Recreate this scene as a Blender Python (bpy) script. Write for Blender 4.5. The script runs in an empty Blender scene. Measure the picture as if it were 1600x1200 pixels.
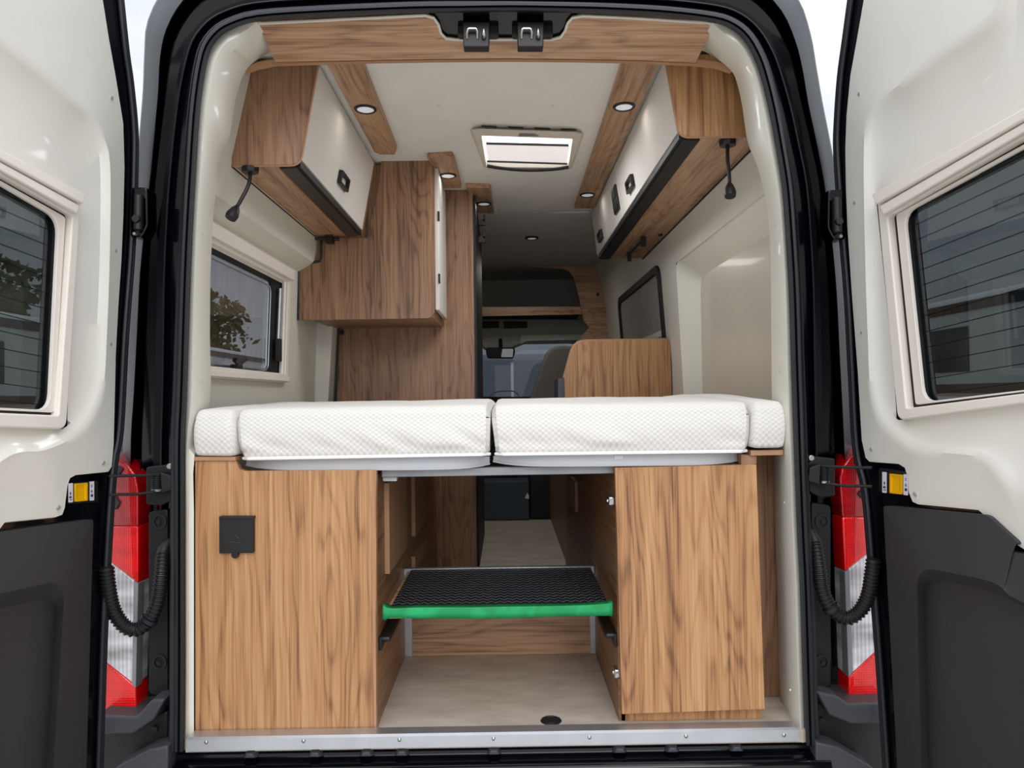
import bpy, math, random
from mathutils import Vector, Matrix
random.seed(7)
C = bpy.context.scene.collection
sc = bpy.context.scene
V = Vector
# ------------------------------------------------------------------ camera
F = 1130.0
EYE = V((0, -1.77, 0.81))
RHO = math.radians(0.7)
fwd = V((10 / F, 1, 20 / F)).normalized()
r0 = fwd.cross(V((0, 0, 1))).normalized()
u0 = r0.cross(fwd)
rgt = r0 * math.cos(RHO) - u0 * math.sin(RHO)
upv = r0 * math.sin(RHO) + u0 * math.cos(RHO)
cd = bpy.data.cameras.new('camera'); cam = bpy.data.objects.new('camera', cd); C.objects.link(cam)
cd.sensor_width = 36; cd.lens = F / 1600 * 36; cd.clip_start = 0.02; cd.clip_end = 300
M3 = Matrix((rgt, upv, -fwd)).transposed()
cam.matrix_world = Matrix.Translation(EYE) @ M3.to_4x4()
sc.camera = cam

def ray(px, py):
    return (fwd * F + rgt * (px - 800) - upv * (py - 600)).normalized()
def PP(px, py, p, n):
    d = ray(px, py); p = V(p); n = V(n)
    return EYE + d * ((p - EYE).dot(n) / d.dot(n))
def P(px, py, y=0.0): return PP(px, py, (0, y, 0), (0, 1, 0))
def PX(px, py, x): return PP(px, py, (x, 0, 0), (1, 0, 0))
def PZ(px, py, z): return PP(px, py, (0, 0, z), (0, 0, 1))

# ------------------------------------------------------------------ materials
def s2l(c):
    return tuple((v / 255 / 12.92 if v / 255 <= 0.04045 else ((v / 255 + 0.055) / 1.055) ** 2.4) for v in c)
def newmat(name):
    m = bpy.data.materials.new(name); m.use_nodes = True
    nt = m.node_tree; b = nt.nodes['Principled BSDF']
    return m, nt, b
def N(nt, t, **kw):
    n = nt.nodes.new(t)
    for k, v in kw.items():
        if k.startswith('i_'):
            n.inputs[k[2:].replace('_', ' ')].default_value = v
        else: setattr(n, k, v)
    return n
def plain(name, rgb, rough=0.5, metal=0.0, coat=0.0, noise=0.06, nscale=8, bump=0.0, bscale=200, spec=0.5):
    m, nt, b = newmat(name)
    c = s2l(rgb)
    tc = N(nt, 'ShaderNodeTexCoord'); nz = N(nt, 'ShaderNodeTexNoise'); nz.inputs['Scale'].default_value = nscale
    nz.inputs['Detail'].default_value = 4
    nt.links.new(tc.outputs['Object'], nz.inputs['Vector'])
    mr = N(nt, 'ShaderNodeMapRange'); mr.inputs['From Min'].default_value = 0.3; mr.inputs['From Max'].default_value = 0.7
    mr.inputs['To Min'].default_value = 1 - noise; mr.inputs['To Max'].default_value = 1 + noise
    nt.links.new(nz.outputs['Fac'], mr.inputs['Value'])
    vm = N(nt, 'ShaderNodeVectorMath', operation='SCALE'); vm.inputs[0].default_value = c
    nt.links.new(mr.outputs[0], vm.inputs['Scale']); nt.links.new(vm.outputs[0], b.inputs['Base Color'])
    b.inputs['Roughness'].default_value = rough; b.inputs['Metallic'].default_value = metal
    b.inputs['Coat Weight'].default_value = coat; b.inputs['Coat Roughness'].default_value = 0.06
    b.inputs['Specular IOR Level'].default_value = spec
    if bump:
        n2 = N(nt, 'ShaderNodeTexNoise'); n2.inputs['Scale'].default_value = bscale; n2.inputs['Detail'].default_value = 3
        nt.links.new(tc.outputs['Object'], n2.inputs['Vector'])
        bp = N(nt, 'ShaderNodeBump'); bp.inputs['Strength'].default_value = bump; bp.inputs['Distance'].default_value = 0.002
        nt.links.new(n2.outputs['Fac'], bp.inputs['Height']); nt.links.new(bp.outputs[0], b.inputs['Normal'])
    return m
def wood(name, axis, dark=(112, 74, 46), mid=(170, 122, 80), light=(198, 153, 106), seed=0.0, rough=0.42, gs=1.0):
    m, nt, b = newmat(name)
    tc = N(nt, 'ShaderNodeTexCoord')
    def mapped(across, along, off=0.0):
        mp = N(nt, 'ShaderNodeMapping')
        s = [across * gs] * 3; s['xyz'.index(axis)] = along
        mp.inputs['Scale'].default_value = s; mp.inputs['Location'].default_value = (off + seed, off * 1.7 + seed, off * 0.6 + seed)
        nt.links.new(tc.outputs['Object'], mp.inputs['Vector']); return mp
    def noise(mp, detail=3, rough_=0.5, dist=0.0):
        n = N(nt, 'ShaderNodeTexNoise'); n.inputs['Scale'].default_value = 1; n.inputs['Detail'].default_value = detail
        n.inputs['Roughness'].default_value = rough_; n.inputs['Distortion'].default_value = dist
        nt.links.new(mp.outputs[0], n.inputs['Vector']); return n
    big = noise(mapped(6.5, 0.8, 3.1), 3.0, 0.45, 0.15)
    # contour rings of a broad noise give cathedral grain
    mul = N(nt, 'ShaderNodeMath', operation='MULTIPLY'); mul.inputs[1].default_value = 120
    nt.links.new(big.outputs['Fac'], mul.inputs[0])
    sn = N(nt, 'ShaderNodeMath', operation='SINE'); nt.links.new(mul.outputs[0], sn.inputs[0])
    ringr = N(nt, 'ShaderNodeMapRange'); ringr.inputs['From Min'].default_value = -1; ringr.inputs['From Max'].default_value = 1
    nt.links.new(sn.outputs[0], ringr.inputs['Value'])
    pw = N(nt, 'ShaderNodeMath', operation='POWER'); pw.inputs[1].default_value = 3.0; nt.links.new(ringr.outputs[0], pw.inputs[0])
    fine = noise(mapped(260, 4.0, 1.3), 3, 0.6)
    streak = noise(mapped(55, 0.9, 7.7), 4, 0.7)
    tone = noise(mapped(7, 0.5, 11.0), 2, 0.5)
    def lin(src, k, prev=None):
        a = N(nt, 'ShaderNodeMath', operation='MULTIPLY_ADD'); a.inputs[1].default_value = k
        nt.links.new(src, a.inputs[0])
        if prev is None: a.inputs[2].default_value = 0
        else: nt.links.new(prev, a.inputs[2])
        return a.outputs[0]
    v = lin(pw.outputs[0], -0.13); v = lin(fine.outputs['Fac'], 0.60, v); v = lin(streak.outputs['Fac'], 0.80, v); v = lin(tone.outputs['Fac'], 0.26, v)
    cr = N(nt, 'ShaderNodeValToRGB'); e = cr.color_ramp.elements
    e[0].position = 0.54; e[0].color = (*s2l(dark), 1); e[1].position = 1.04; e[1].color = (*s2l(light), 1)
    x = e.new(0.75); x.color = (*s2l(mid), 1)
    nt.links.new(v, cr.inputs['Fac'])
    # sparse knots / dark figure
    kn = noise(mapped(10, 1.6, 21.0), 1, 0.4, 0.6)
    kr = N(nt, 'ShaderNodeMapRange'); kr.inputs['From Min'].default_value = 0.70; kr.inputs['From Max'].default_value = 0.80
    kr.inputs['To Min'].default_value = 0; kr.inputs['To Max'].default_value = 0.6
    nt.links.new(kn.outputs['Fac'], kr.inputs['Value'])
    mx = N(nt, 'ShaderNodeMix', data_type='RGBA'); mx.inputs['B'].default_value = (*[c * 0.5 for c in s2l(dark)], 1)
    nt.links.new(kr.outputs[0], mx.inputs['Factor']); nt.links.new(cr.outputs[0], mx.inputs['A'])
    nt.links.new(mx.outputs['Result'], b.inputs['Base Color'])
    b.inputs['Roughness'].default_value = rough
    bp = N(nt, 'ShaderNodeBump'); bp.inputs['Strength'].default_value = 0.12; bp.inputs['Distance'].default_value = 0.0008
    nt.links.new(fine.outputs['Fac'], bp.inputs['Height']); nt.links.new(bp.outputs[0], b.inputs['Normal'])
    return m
def glassy(name, tint, refl=0.12, rough=0.0, lines=None):
    m, nt, b = newmat(name); nt.nodes.remove(b)
    out = nt.nodes['Material Output']
    tr = N(nt, 'ShaderNodeBsdfTransparent'); tr.inputs['Color'].default_value = (*tint, 1)
    gl = N(nt, 'ShaderNodeBsdfGlossy'); gl.inputs['Roughness'].default_value = rough; gl.inputs['Color'].default_value = (0.9, 0.93, 0.95, 1)
    lw = N(nt, 'ShaderNodeLayerWeight'); lw.inputs['Blend'].default_value = 0.5
    pf_ = N(nt, 'ShaderNodeMath', operation='POWER'); pf_.inputs[1].default_value = 4.0; nt.links.new(lw.outputs['Facing'], pf_.inputs[0])
    ad = N(nt, 'ShaderNodeMath', operation='ADD'); ad.inputs[1].default_value = refl; ad.use_clamp = True
    nt.links.new(pf_.outputs[0], ad.inputs[0])
    mix = N(nt, 'ShaderNodeMixShader'); nt.links.new(ad.outputs[0], mix.inputs[0])
    nt.links.new(tr.outputs[0], mix.inputs[1]); nt.links.new(gl.outputs[0], mix.inputs[2])
    last = mix.outputs[0]
    if lines:   # thin heater wires
        tc = N(nt, 'ShaderNodeTexCoord'); sp = N(nt, 'ShaderNodeSeparateXYZ'); nt.links.new(tc.outputs['Object'], sp.inputs[0])
        mu = N(nt, 'ShaderNodeMath', operation='MULTIPLY'); mu.inputs[1].default_value = 1 / lines; nt.links.new(sp.outputs[2], mu.inputs[0])
        # follow the window's slope (it rises toward the free edge)
        m2 = N(nt, 'ShaderNodeMath', operation='MULTIPLY_ADD'); m2.inputs[1].default_value = 0.09 / lines
        nt.links.new(sp.outputs[1], m2.inputs[0]); nt.links.new(mu.outputs[0], m2.inputs[2])
        f = N(nt, 'ShaderNodeMath', operation='FRACT'); nt.links.new(m2.outputs[0], f.inputs[0])
        lt = N(nt, 'ShaderNodeMath', operation='LESS_THAN'); lt.inputs[1].default_value = 0.03; nt.links.new(f.outputs[0], lt.inputs[0])
        df = N(nt, 'ShaderNodeBsdfDiffuse'); df.inputs['Color'].default_value = (0.01, 0.01, 0.01, 1)
        m3 = N(nt, 'ShaderNodeMixShader'); nt.links.new(lt.outputs[0], m3.inputs[0]); nt.links.new(last, m3.inputs[1]); nt.links.new(df.outputs[0], m3.inputs[2])
        last = m3.outputs[0]
    nt.links.new(last, out.inputs['Surface'])
    return m
def emit(name, rgb, s):
    m, nt, b = newmat(name)
    b.inputs['Base Color'].default_value = (*rgb, 1); b.inputs['Emission Color'].default_value = (*rgb, 1); b.inputs['Emission Strength'].default_value = s
    b.inputs['Roughness'].default_value = 0.5
    return m
M = {}
M['wood_v'] = wood('walnut_vertical', 'z')
M['wood_v2'] = wood('walnut_vertical_b', 'z', seed=4.3)
M['wood_v3'] = wood('walnut_vertical_c', 'z', dark=(88, 62, 46), mid=(140, 103, 76), light=(166, 128, 98), seed=9.1)
M['wood_y'] = wood('walnut_lengthwise', 'y', seed=2.0, dark=(112, 80, 58), mid=(164, 126, 94), light=(192, 154, 120))
M['wood_x'] = wood('walnut_crosswise', 'x', seed=6.0, dark=(122, 88, 66), mid=(176, 136, 104), light=(204, 166, 130))
M['edge'] = plain('walnut_edge_band', (172, 130, 96), 0.45)
M['cream'] = plain('cream_moulding', (226, 224, 212), 0.42, noise=0.02, coat=0.15)
M['door_cream'] = plain('door_liner_cream', (233, 231, 221), 0.38, noise=0.015, coat=0.25)
M['wall'] = plain('cream_wall', (214, 211, 199), 0.45, noise=0.02)
M['gloss_wall'] = plain('glossy_cream_panel', (200, 192, 178), 0.28, noise=0.02, coat=0.15)
M['ceil'] = plain('ceiling_fabric', (228, 224, 216), 0.9, noise=0.03, bump=0.2, bscale=400)
M['greyfab'] = plain('dark_grey_fabric', (176, 176, 170), 0.95, noise=0.05, bump=0.2, bscale=500)
M['white_lam'] = plain('white_laminate', (214, 208, 200), 0.75, noise=0.02)
M['rimwin'] = plain('window_frame_cream', (236, 228, 218), 0.4, noise=0.02)
M['black_paint'] = plain('black_gloss_paint', (4, 5, 11), 0.12, noise=0.0, coat=0.3, spec=0.35)
M['band_paint'] = plain('body_paint_outer', (24, 30, 36), 0.38, noise=0.0, coat=0.0, spec=0.5)
M['rubber'] = plain('black_rubber', (22, 24, 30), 0.5, noise=0.1)
M['black_plastic'] = plain('black_plastic', (20, 20, 21), 0.45, noise=0.1, bump=0.15, bscale=600)
M['grey_plastic'] = plain('charcoal_panel', (52, 52, 53), 0.55, noise=0.05, bump=0.4, bscale=900)
M['bumper'] = plain('dark_grey_bumper', (62, 64, 68), 0.5, noise=0.05, bump=0.3, bscale=700)
M['dark'] = plain('near_black', (9, 10, 12), 0.6)
M['darkbrown'] = plain('dark_brown_rail', (44, 36, 32), 0.4)
M['alu'] = plain('brushed_aluminium', (200, 203, 208), 0.38, metal=0.85, noise=0.05, nscale=20)
M['steel'] = plain('bright_steel', (190, 190, 190), 0.25, metal=1.0)
M['screwhead'] = plain('screw_head', (165, 165, 162), 0.5, metal=0.2)
M['galv'] = plain('grey_metal', (150, 152, 154), 0.5, metal=0.5, noise=0.12, nscale=14)
M['slat'] = plain('pale_grey_board', (196, 198, 202), 0.4, noise=0.03)
M['yellow'] = plain('yellow_button', (240, 180, 0), 0.35)
M['sticker'] = plain('white_sticker', (215, 215, 228), 0.5)
M['ink'] = plain('sticker_ink', (50, 40, 60), 0.5)
M['skyl'] = plain('skylight_frame', (214, 204, 190), 0.5)
M['blind'] = emit('glowing_skylight_blind', (0.93, 0.87, 0.86), 0.55)  # emission imitates daylight coming through the blind
M['skyglow'] = emit('glowing_skylight_pane', (0.95, 0.97, 1.0), 1.0)  # self-glowing pane stands in for the sky above the roof
M['lens'] = emit('downlight_lens', (0.80, 0.82, 0.86), 0.25)
M['seat'] = plain('grey_seat_fabric', (125, 121, 114), 0.9, bump=0.3, bscale=500)
M['gravel'] = plain('gravel_ground', (188, 184, 178), 0.95, noise=0.35, nscale=40, bump=1.0, bscale=60)
M['tinted'] = glassy('tinted_glass', (0.50, 0.52, 0.54), 0.04)
M['tinted_lines'] = glassy('tinted_heated_glass', (0.31, 0.34, 0.345), 0.05, lines=0.034)
M['clear'] = glassy('clear_glass', (0.42, 0.44, 0.46), 0.03)
M['mirror'] = plain('mirror_glass', (120, 120, 118), 0.05, metal=1.0)
M['camper_white'] = plain('camper_white', (225, 225, 222), 0.35, coat=0.3)
M['camper_stripe'] = plain('camper_brown', (96, 60, 52), 0.4)
M['camper_dark'] = plain('camper_window_dark', (24, 28, 34), 0.15)
M['bark'] = plain('tree_bark', (70, 56, 44), 0.9, noise=0.2)
M['leaf'] = plain('tree_leaves', (74, 84, 40), 0.8, noise=0.35, nscale=3)
# mat: black rubber with zigzag ribs
def mat_zig():
    m, nt, b = newmat('ribbed_rubber_mat')
    tc = N(nt, 'ShaderNodeTexCoord'); sp = N(nt, 'ShaderNodeSeparateXYZ'); nt.links.new(tc.outputs['Object'], sp.inputs[0])
    pp = N(nt, 'ShaderNodeMath', operation='PINGPONG'); pp.inputs[1].default_value = 0.011; nt.links.new(sp.outputs[0], pp.inputs[0])
    ad = N(nt, 'ShaderNodeMath', operation='MULTIPLY_ADD'); ad.inputs[1].default_value = 1.4; nt.links.new(pp.outputs[0], ad.inputs[0]); nt.links.new(sp.outputs[1], ad.inputs[2])
    mu = N(nt, 'ShaderNodeMath', operation='MULTIPLY'); mu.inputs[1].default_value = 2 * math.pi / 0.026; nt.links.new(ad.outputs[0], mu.inputs[0])
    sn = N(nt, 'ShaderNodeMath', operation='SINE'); nt.links.new(mu.outputs[0], sn.inputs[0])
    mr = N(nt, 'ShaderNodeMapRange'); mr.inputs['From Min'].default_value = 0.1; mr.inputs['From Max'].default_value = 1.0
    nt.links.new(sn.outputs[0], mr.inputs['Value'])
    mx = N(nt, 'ShaderNodeMix', data_type='RGBA'); mx.inputs['A'].default_value = (0.004, 0.004, 0.005, 1); mx.inputs['B'].default_value = (0.12, 0.13, 0.15, 1)  # lighter bluish ribs: highlights painted into the base colour
    nt.links.new(mr.outputs[0], mx.inputs['Factor']); nt.links.new(mx.outputs['Result'], b.inputs['Base Color'])
    bp = N(nt, 'ShaderNodeBump'); bp.inputs['Strength'].default_value = 0.8; bp.inputs['Distance'].default_value = 0.003
    nt.links.new(sn.outputs[0], bp.inputs['Height']); nt.links.new(bp.outputs[0], b.inputs['Normal'])
    b.inputs['Roughness'].default_value = 0.45
    return m
M['mat'] = mat_zig()
def mat_knit():
    m, nt, b = newmat('quilted_mattress_knit')
    tc = N(nt, 'ShaderNodeTexCoord'); sp = N(nt, 'ShaderNodeSeparateXYZ'); nt.links.new(tc.outputs['Object'], sp.inputs[0])
    def comb(kx, ky, kz):
        a = N(nt, 'ShaderNodeMath', operation='MULTIPLY'); a.inputs[1].default_value = kx; nt.links.new(sp.outputs[0], a.inputs[0])
        c = N(nt, 'ShaderNodeMath', operation='MULTIPLY_ADD'); c.inputs[1].default_value = ky; nt.links.new(sp.outputs[1], c.inputs[0]); nt.links.new(a.outputs[0], c.inputs[2])
        d = N(nt, 'ShaderNodeMath', operation='MULTIPLY_ADD'); d.inputs[1].default_value = kz; nt.links.new(sp.outputs[2], d.inputs[0]); nt.links.new(c.outputs[0], d.inputs[2])
        s = N(nt, 'ShaderNodeMath', operation='SINE'); nt.links.new(d.outputs[0], s.inputs[0]); return s
    k = 2 * math.pi / 0.0125
    a = comb(k * 0.8, 0, 0); c = comb(0, k, k)
    mu = N(nt, 'ShaderNodeMath', operation='MULTIPLY'); nt.links.new(a.outputs[0], mu.inputs[0]); nt.links.new(c.outputs[0], mu.inputs[1])
    mr = N(nt, 'ShaderNodeMapRange'); mr.inputs['From Min'].default_value = -0.7; mr.inputs['From Max'].default_value = 0.7; nt.links.new(mu.outputs[0], mr.inputs['Value'])
    mx = N(nt, 'ShaderNodeMix', data_type='RGBA'); mx.inputs['A'].default_value = (*s2l((214, 211, 206)), 1); mx.inputs['B'].default_value = (*s2l((229, 226, 221)), 1)
    nt.links.new(mr.outputs[0], mx.inputs['Factor']); nt.links.new(mx.outputs['Result'], b.inputs['Base Color'])
    bp = N(nt, 'ShaderNodeBump'); bp.inputs['Strength'].default_value = 0.45; bp.inputs['Distance'].default_value = 0.002
    nt.links.new(mr.outputs[0], bp.inputs['Height']); nt.links.new(bp.outputs[0], b.inputs['Normal'])
    b.inputs['Roughness'].default_value = 0.8
    return m
M['knit'] = mat_knit()
def mat_lamp(name, rgb, rgb2, px_=0.006, pz=0.009, rough=0.12):
    m, nt, b = newmat(name)
    tc = N(nt, 'ShaderNodeTexCoord'); sp = N(nt, 'ShaderNodeSeparateXYZ'); nt.links.new(tc.outputs['Object'], sp.inputs[0])
    outs = []
    for idx, per in ((0, px_), (2, pz)):
        a = N(nt, 'ShaderNodeMath', operation='MULTIPLY'); a.inputs[1].default_value = 2 * math.pi / per; nt.links.new(sp.outputs[idx], a.inputs[0])
        s = N(nt, 'ShaderNodeMath', operation='SINE'); nt.links.new(a.outputs[0], s.inputs[0]); outs.append(s)
    mu = N(nt, 'ShaderNodeMath', operation='ADD'); nt.links.new(outs[0].outputs[0], mu.inputs[0]); nt.links.new(outs[1].outputs[0], mu.inputs[1])
    nz = N(nt, 'ShaderNodeTexNoise'); nz.inputs['Scale'].default_value = 14; nz.inputs['Detail'].default_value = 2
    mp = N(nt, 'ShaderNodeMapping'); mp.inputs['Scale'].default_value = (0.4, 0.4, 1.6); nt.links.new(tc.outputs['Object'], mp.inputs['Vector']); nt.links.new(mp.outputs[0], nz.inputs['Vector'])
    ad = N(nt, 'ShaderNodeMath', operation='MULTIPLY_ADD'); ad.inputs[1].default_value = 0.06; nt.links.new(mu.outputs[0], ad.inputs[0]); nt.links.new(nz.outputs['Fac'], ad.inputs[2])
    mr = N(nt, 'ShaderNodeMapRange'); mr.inputs['From Min'].default_value = 0.25; mr.inputs['From Max'].default_value = 0.75; nt.links.new(ad.outputs[0], mr.inputs['Value'])
    mx = N(nt, 'ShaderNodeMix', data_type='RGBA'); mx.inputs['A'].default_value = (*s2l(rgb2), 1); mx.inputs['B'].default_value = (*s2l(rgb), 1)
    nt.links.new(mr.outputs[0], mx.inputs['Factor']); nt.links.new(mx.outputs['Result'], b.inputs['Base Color'])
    bp = N(nt, 'ShaderNodeBump'); bp.inputs['Strength'].default_value = 0.2; bp.inputs['Distance'].default_value = 0.001
    nt.links.new(mu.outputs[0], bp.inputs['Height']); nt.links.new(bp.outputs[0], b.inputs['Normal'])
    b.inputs['Roughness'].default_value = rough; b.inputs['Coat Weight'].default_value = 1.0
    return m
M['red'] = mat_lamp('red_lens', (255, 4, 4), (205, 0, 6), px_=0.0045, pz=0.006)
M['dred'] = mat_lamp('dark_red_lens', (205, 4, 16), (140, 0, 12), px_=0.0045, pz=0.006)
M['clearlens'] = mat_lamp('clear_ribbed_lens', (252, 252, 255), (128, 120, 122), px_=0.010, pz=10.0)
def mat_floor():
    m, nt, b = newmat('taupe_vinyl_floor')
    tc = N(nt, 'ShaderNodeTexCoord')
    n1 = N(nt, 'ShaderNodeTexNoise'); n1.inputs['Scale'].default_value = 6; n1.inputs['Detail'].default_value = 8; n1.inputs['Roughness'].default_value = 0.65
    mp = N(nt, 'ShaderNodeMapping'); mp.inputs['Scale'].default_value = (1, 2.2, 1); nt.links.new(tc.outputs['Object'], mp.inputs['Vector']); nt.links.new(mp.outputs[0], n1.inputs['Vector'])
    cr = N(nt, 'ShaderNodeValToRGB'); e = cr.color_ramp.elements
    e[0].position = 0.3; e[0].color = (*s2l((168, 155, 141)), 1); e[1].position = 0.7; e[1].color = (*s2l((203, 192, 178)), 1)
    nt.links.new(n1.outputs['Fac'], cr.inputs['Fac']); nt.links.new(cr.outputs[0], b.inputs['Base Color'])
    b.inputs['Roughness'].default_value = 0.5
    return m
M['floor'] = mat_floor()
def mat_tape():
    m, nt, b = newmat('green_masking_tape')
    tc = N(nt, 'ShaderNodeTexCoord')
    n1 = N(nt, 'ShaderNodeTexNoise'); n1.inputs['Scale'].default_value = 14; n1.inputs['Detail'].default_value = 2; n1.inputs['Distortion'].default_value = 1.0
    nt.links.new(tc.outputs['Object'], n1.inputs['Vector'])
    cr = N(nt, 'ShaderNodeValToRGB'); e = cr.color_ramp.elements
    e[0].position = 0.4; e[0].color = (*s2l((0, 142, 76)), 1); e[1].position = 0.72; e[1].color = (*s2l((22, 172, 100)), 1)
    nt.links.new(n1.outputs['Fac'], cr.inputs['Fac']); nt.links.new(cr.outputs[0], b.inputs['Base Color'])
    b.inputs['Roughness'].default_value = 0.4
    return m
M['tape'] = mat_tape()

# ------------------------------------------------------------------ mesh helpers
class MB:
    def __init__(s): s.v = []; s.f = []
    def add(s, vs, fs):
        b = len(s.v); s.v += [V(p) for p in vs]; s.f += [tuple(i + b for i in f) for f in fs]; return s
    def box(s, x0, x1, y0, y1, z0, z1):
        return s.add([(x, y, z) for x in (x0, x1) for y in (y0, y1) for z in (z0, z1)],
                     [(0, 1, 3, 2), (4, 6, 7, 5), (0, 4, 5, 1), (2, 3, 7, 6), (0, 2, 6, 4), (1, 5, 7, 3)])
    def prism(s, poly, off):
        n = len(poly); off = V(off); poly = [V(p) for p in poly]
        vs = poly + [p + off for p in poly]
        fs = [tuple(range(n)), tuple(range(2 * n - 1, n - 1, -1))] + [(i, i + n, (i + 1) % n + n, (i + 1) % n) for i in range(n)]
        return s.add(vs, fs)
    def loft(s, rings, closed=True, cap=False):
        n = len(rings[0]); vs = [p for r in rings for p in r]; fs = []
        for k in range(len(rings) - 1):
            for i in range(n if closed else n - 1):
                j = (i + 1) % n
                fs.append((k * n + i, k * n + j, (k + 1) * n + j, (k + 1) * n + i))
        if cap:
            fs.append(tuple(range(n - 1, -1, -1))); fs.append(tuple(range((len(rings) - 1) * n, len(rings) * n)))
        return s.add(vs, fs)
    def frame(s, outer, inner, off):
        off = V(off); outer = [V(p) for p in outer]; inner = [V(p) for p in inner]
        return s.loft([outer, inner, [p + off for p in inner], [p + off for p in outer], outer], True)
    def tube(s, pts, r, n=10, closed=False, cap=True):
        pts = [V(p) for p in pts]; m = len(pts); rings = []
        rr = r if isinstance(r, (list, tuple)) else [r] * m
        ref = None
        for i, p in enumerate(pts):
            if closed: t = pts[(i + 1) % m] - pts[i - 1]
            else: t = pts[min(i + 1, m - 1)] - pts[max(i - 1, 0)]
            t.normalize()
            if ref is None:
                ref = t.orthogonal().normalized()
            else:
                ref = (ref - t * ref.dot(t)).normalized()
            b = t.cross(ref)
            rings.append([p + (ref * math.cos(a) + b * math.sin(a)) * rr[i] for a in [2 * math.pi * k / n for k in range(n)]])
        if closed: rings.append(rings[0]); cap = False
        return s.loft(rings, True, cap)
    def disc(s, c, ax, r, h, n=28, r2=None):
        c = V(c); ax = V(ax).normalized()
        return s.tube([c, c + ax * h], [r, r2 if r2 is not None else r], n)
    def ball(s, c, r, n=10, m=6, sc_=(1, 1, 1)):
        c = V(c); rings = []
        for k in range(1, m):
            th = math.pi * k / m
            rings.append([c + V((math.sin(th) * math.cos(2 * math.pi * i / n) * sc_[0], math.sin(th) * math.sin(2 * math.pi * i / n) * sc_[1], math.cos(th) * sc_[2])) * r for i in range(n)])
        return s.loft(rings, True, True)
    def build(s, name, mat, parent=None, bevel=0, seg=2, smooth=True, solid=0, sub=0):
        me = bpy.data.meshes.new(name); me.from_pydata([tuple(v) for v in s.v], [], s.f); me.update()
        import bmesh
        bm = bmesh.new(); bm.from_mesh(me); bmesh.ops.remove_doubles(bm, verts=bm.verts, dist=1e-6); bmesh.ops.recalc_face_normals(bm, faces=bm.faces); bm.to_mesh(me); bm.free()
        o = bpy.data.objects.new(name, me); C.objects.link(o)
        if parent is not None:
            o.parent = parent
            base = V(parent.get('_base', (0, 0, 0)))
            o.location = -base if parent.type == 'EMPTY' else (0, 0, 0)
        me.materials.append(mat if not isinstance(mat, str) else M[mat])
        if smooth:
            me.polygons.foreach_set('use_smooth', [True] * len(me.polygons)); me.set_sharp_from_angle(angle=math.radians(35))
        if bevel:
            md = o.modifiers.new('bevel', 'BEVEL'); md.width = bevel; md.segments = seg; md.limit_method = 'ANGLE'; md.angle_limit = math.radians(40)
        if solid:
            md = o.modifiers.new('solid', 'SOLIDIFY'); md.thickness = solid; md.offset = 1
        return o
def tag(o, label=None, cat=None, group=None, kind=None):
    if label: o['label'] = label
    if cat: o['category'] = cat
    if group: o['group'] = group
    if kind: o['kind'] = kind
    return o
def thing(name, label, cat, base, group=None, kind=None):
    o = bpy.data.objects.new(name, None); C.objects.link(o); o.location = base; o['_base'] = tuple(base); o.empty_display_size = 0.05
    return tag(o, label, cat, group, kind)
def struct(o, label=None, cat=None): return tag(o, label, cat, kind='structure')
def rp(pts, r, n=5):
    """round the corners of a polygon (r: one radius or one per corner)"""
    pts = [V(p) for p in pts]; out = []; m = len(pts)
    rr = r if isinstance(r, (list, tuple)) else [r] * m
    for i, p in enumerate(pts):
        a = pts[i - 1] - p; b = pts[(i + 1) % m] - p
        q = rr[i]
        ra = min(q, a.length * 0.49); rb = min(q, b.length * 0.49)
        if q <= 0: out.append(p); continue
        A = p + a.normalized() * ra; B = p + b.normalized() * rb
        for k in range(n + 1):
            t = k / n; out.append(A * (1 - t) ** 2 + p * 2 * t * (1 - t) + B * t * t)
    return out
def cr_spline(pts, n=6, closed=False):
    pts = [V(p) for p in pts]; m = len(pts); out = []
    rng = range(m) if closed else range(m - 1)
    for i in rng:
        if closed: p0, p1, p2, p3 = pts[i - 1], pts[i], pts[(i + 1) % m], pts[(i + 2) % m]
        else: p0, p1, p2, p3 = pts[max(i - 1, 0)], pts[i], pts[i + 1], pts[min(i + 2, m - 1)]
        for k in range(n):
            t = k / n
            out.append(0.5 * ((2 * p1) + (p2 - p0) * t + (2 * p0 - 5 * p1 + 4 * p2 - p3) * t * t + (3 * p1 - p0 - 3 * p2 + p3) * t ** 3))
    if not closed: out.append(pts[-1])
    return out
def lerp(a, b, t): return a + (b - a) * t
def interp(tab, x):
    if x <= tab[0][0]: return tab[0][1]
    for (a, va), (b, vb) in zip(tab, tab[1:]):
        if x <= b: return lerp(va, vb, (x - a) / (b - a))
    return tab[-1][1]

ZC = 1.79   # ceiling height
# ================================================================== SETTING
b = MB(); b.box(-0.775, 0.715, -0.02, 0.16, -0.03, 0.0); b.box(-0.88, 0.88, 0.16, 5.3, -0.03, 0.0)
struct(b.build('floor', 'floor'), 'light taupe vinyl van floor', 'floor')
b = MB(); b.box(-0.70, 0.64, 0.158, 2.08, ZC, ZC + 0.02)
struct(b.build('ceiling', 'ceil'), 'pale cream fabric van ceiling', 'ceiling')

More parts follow.
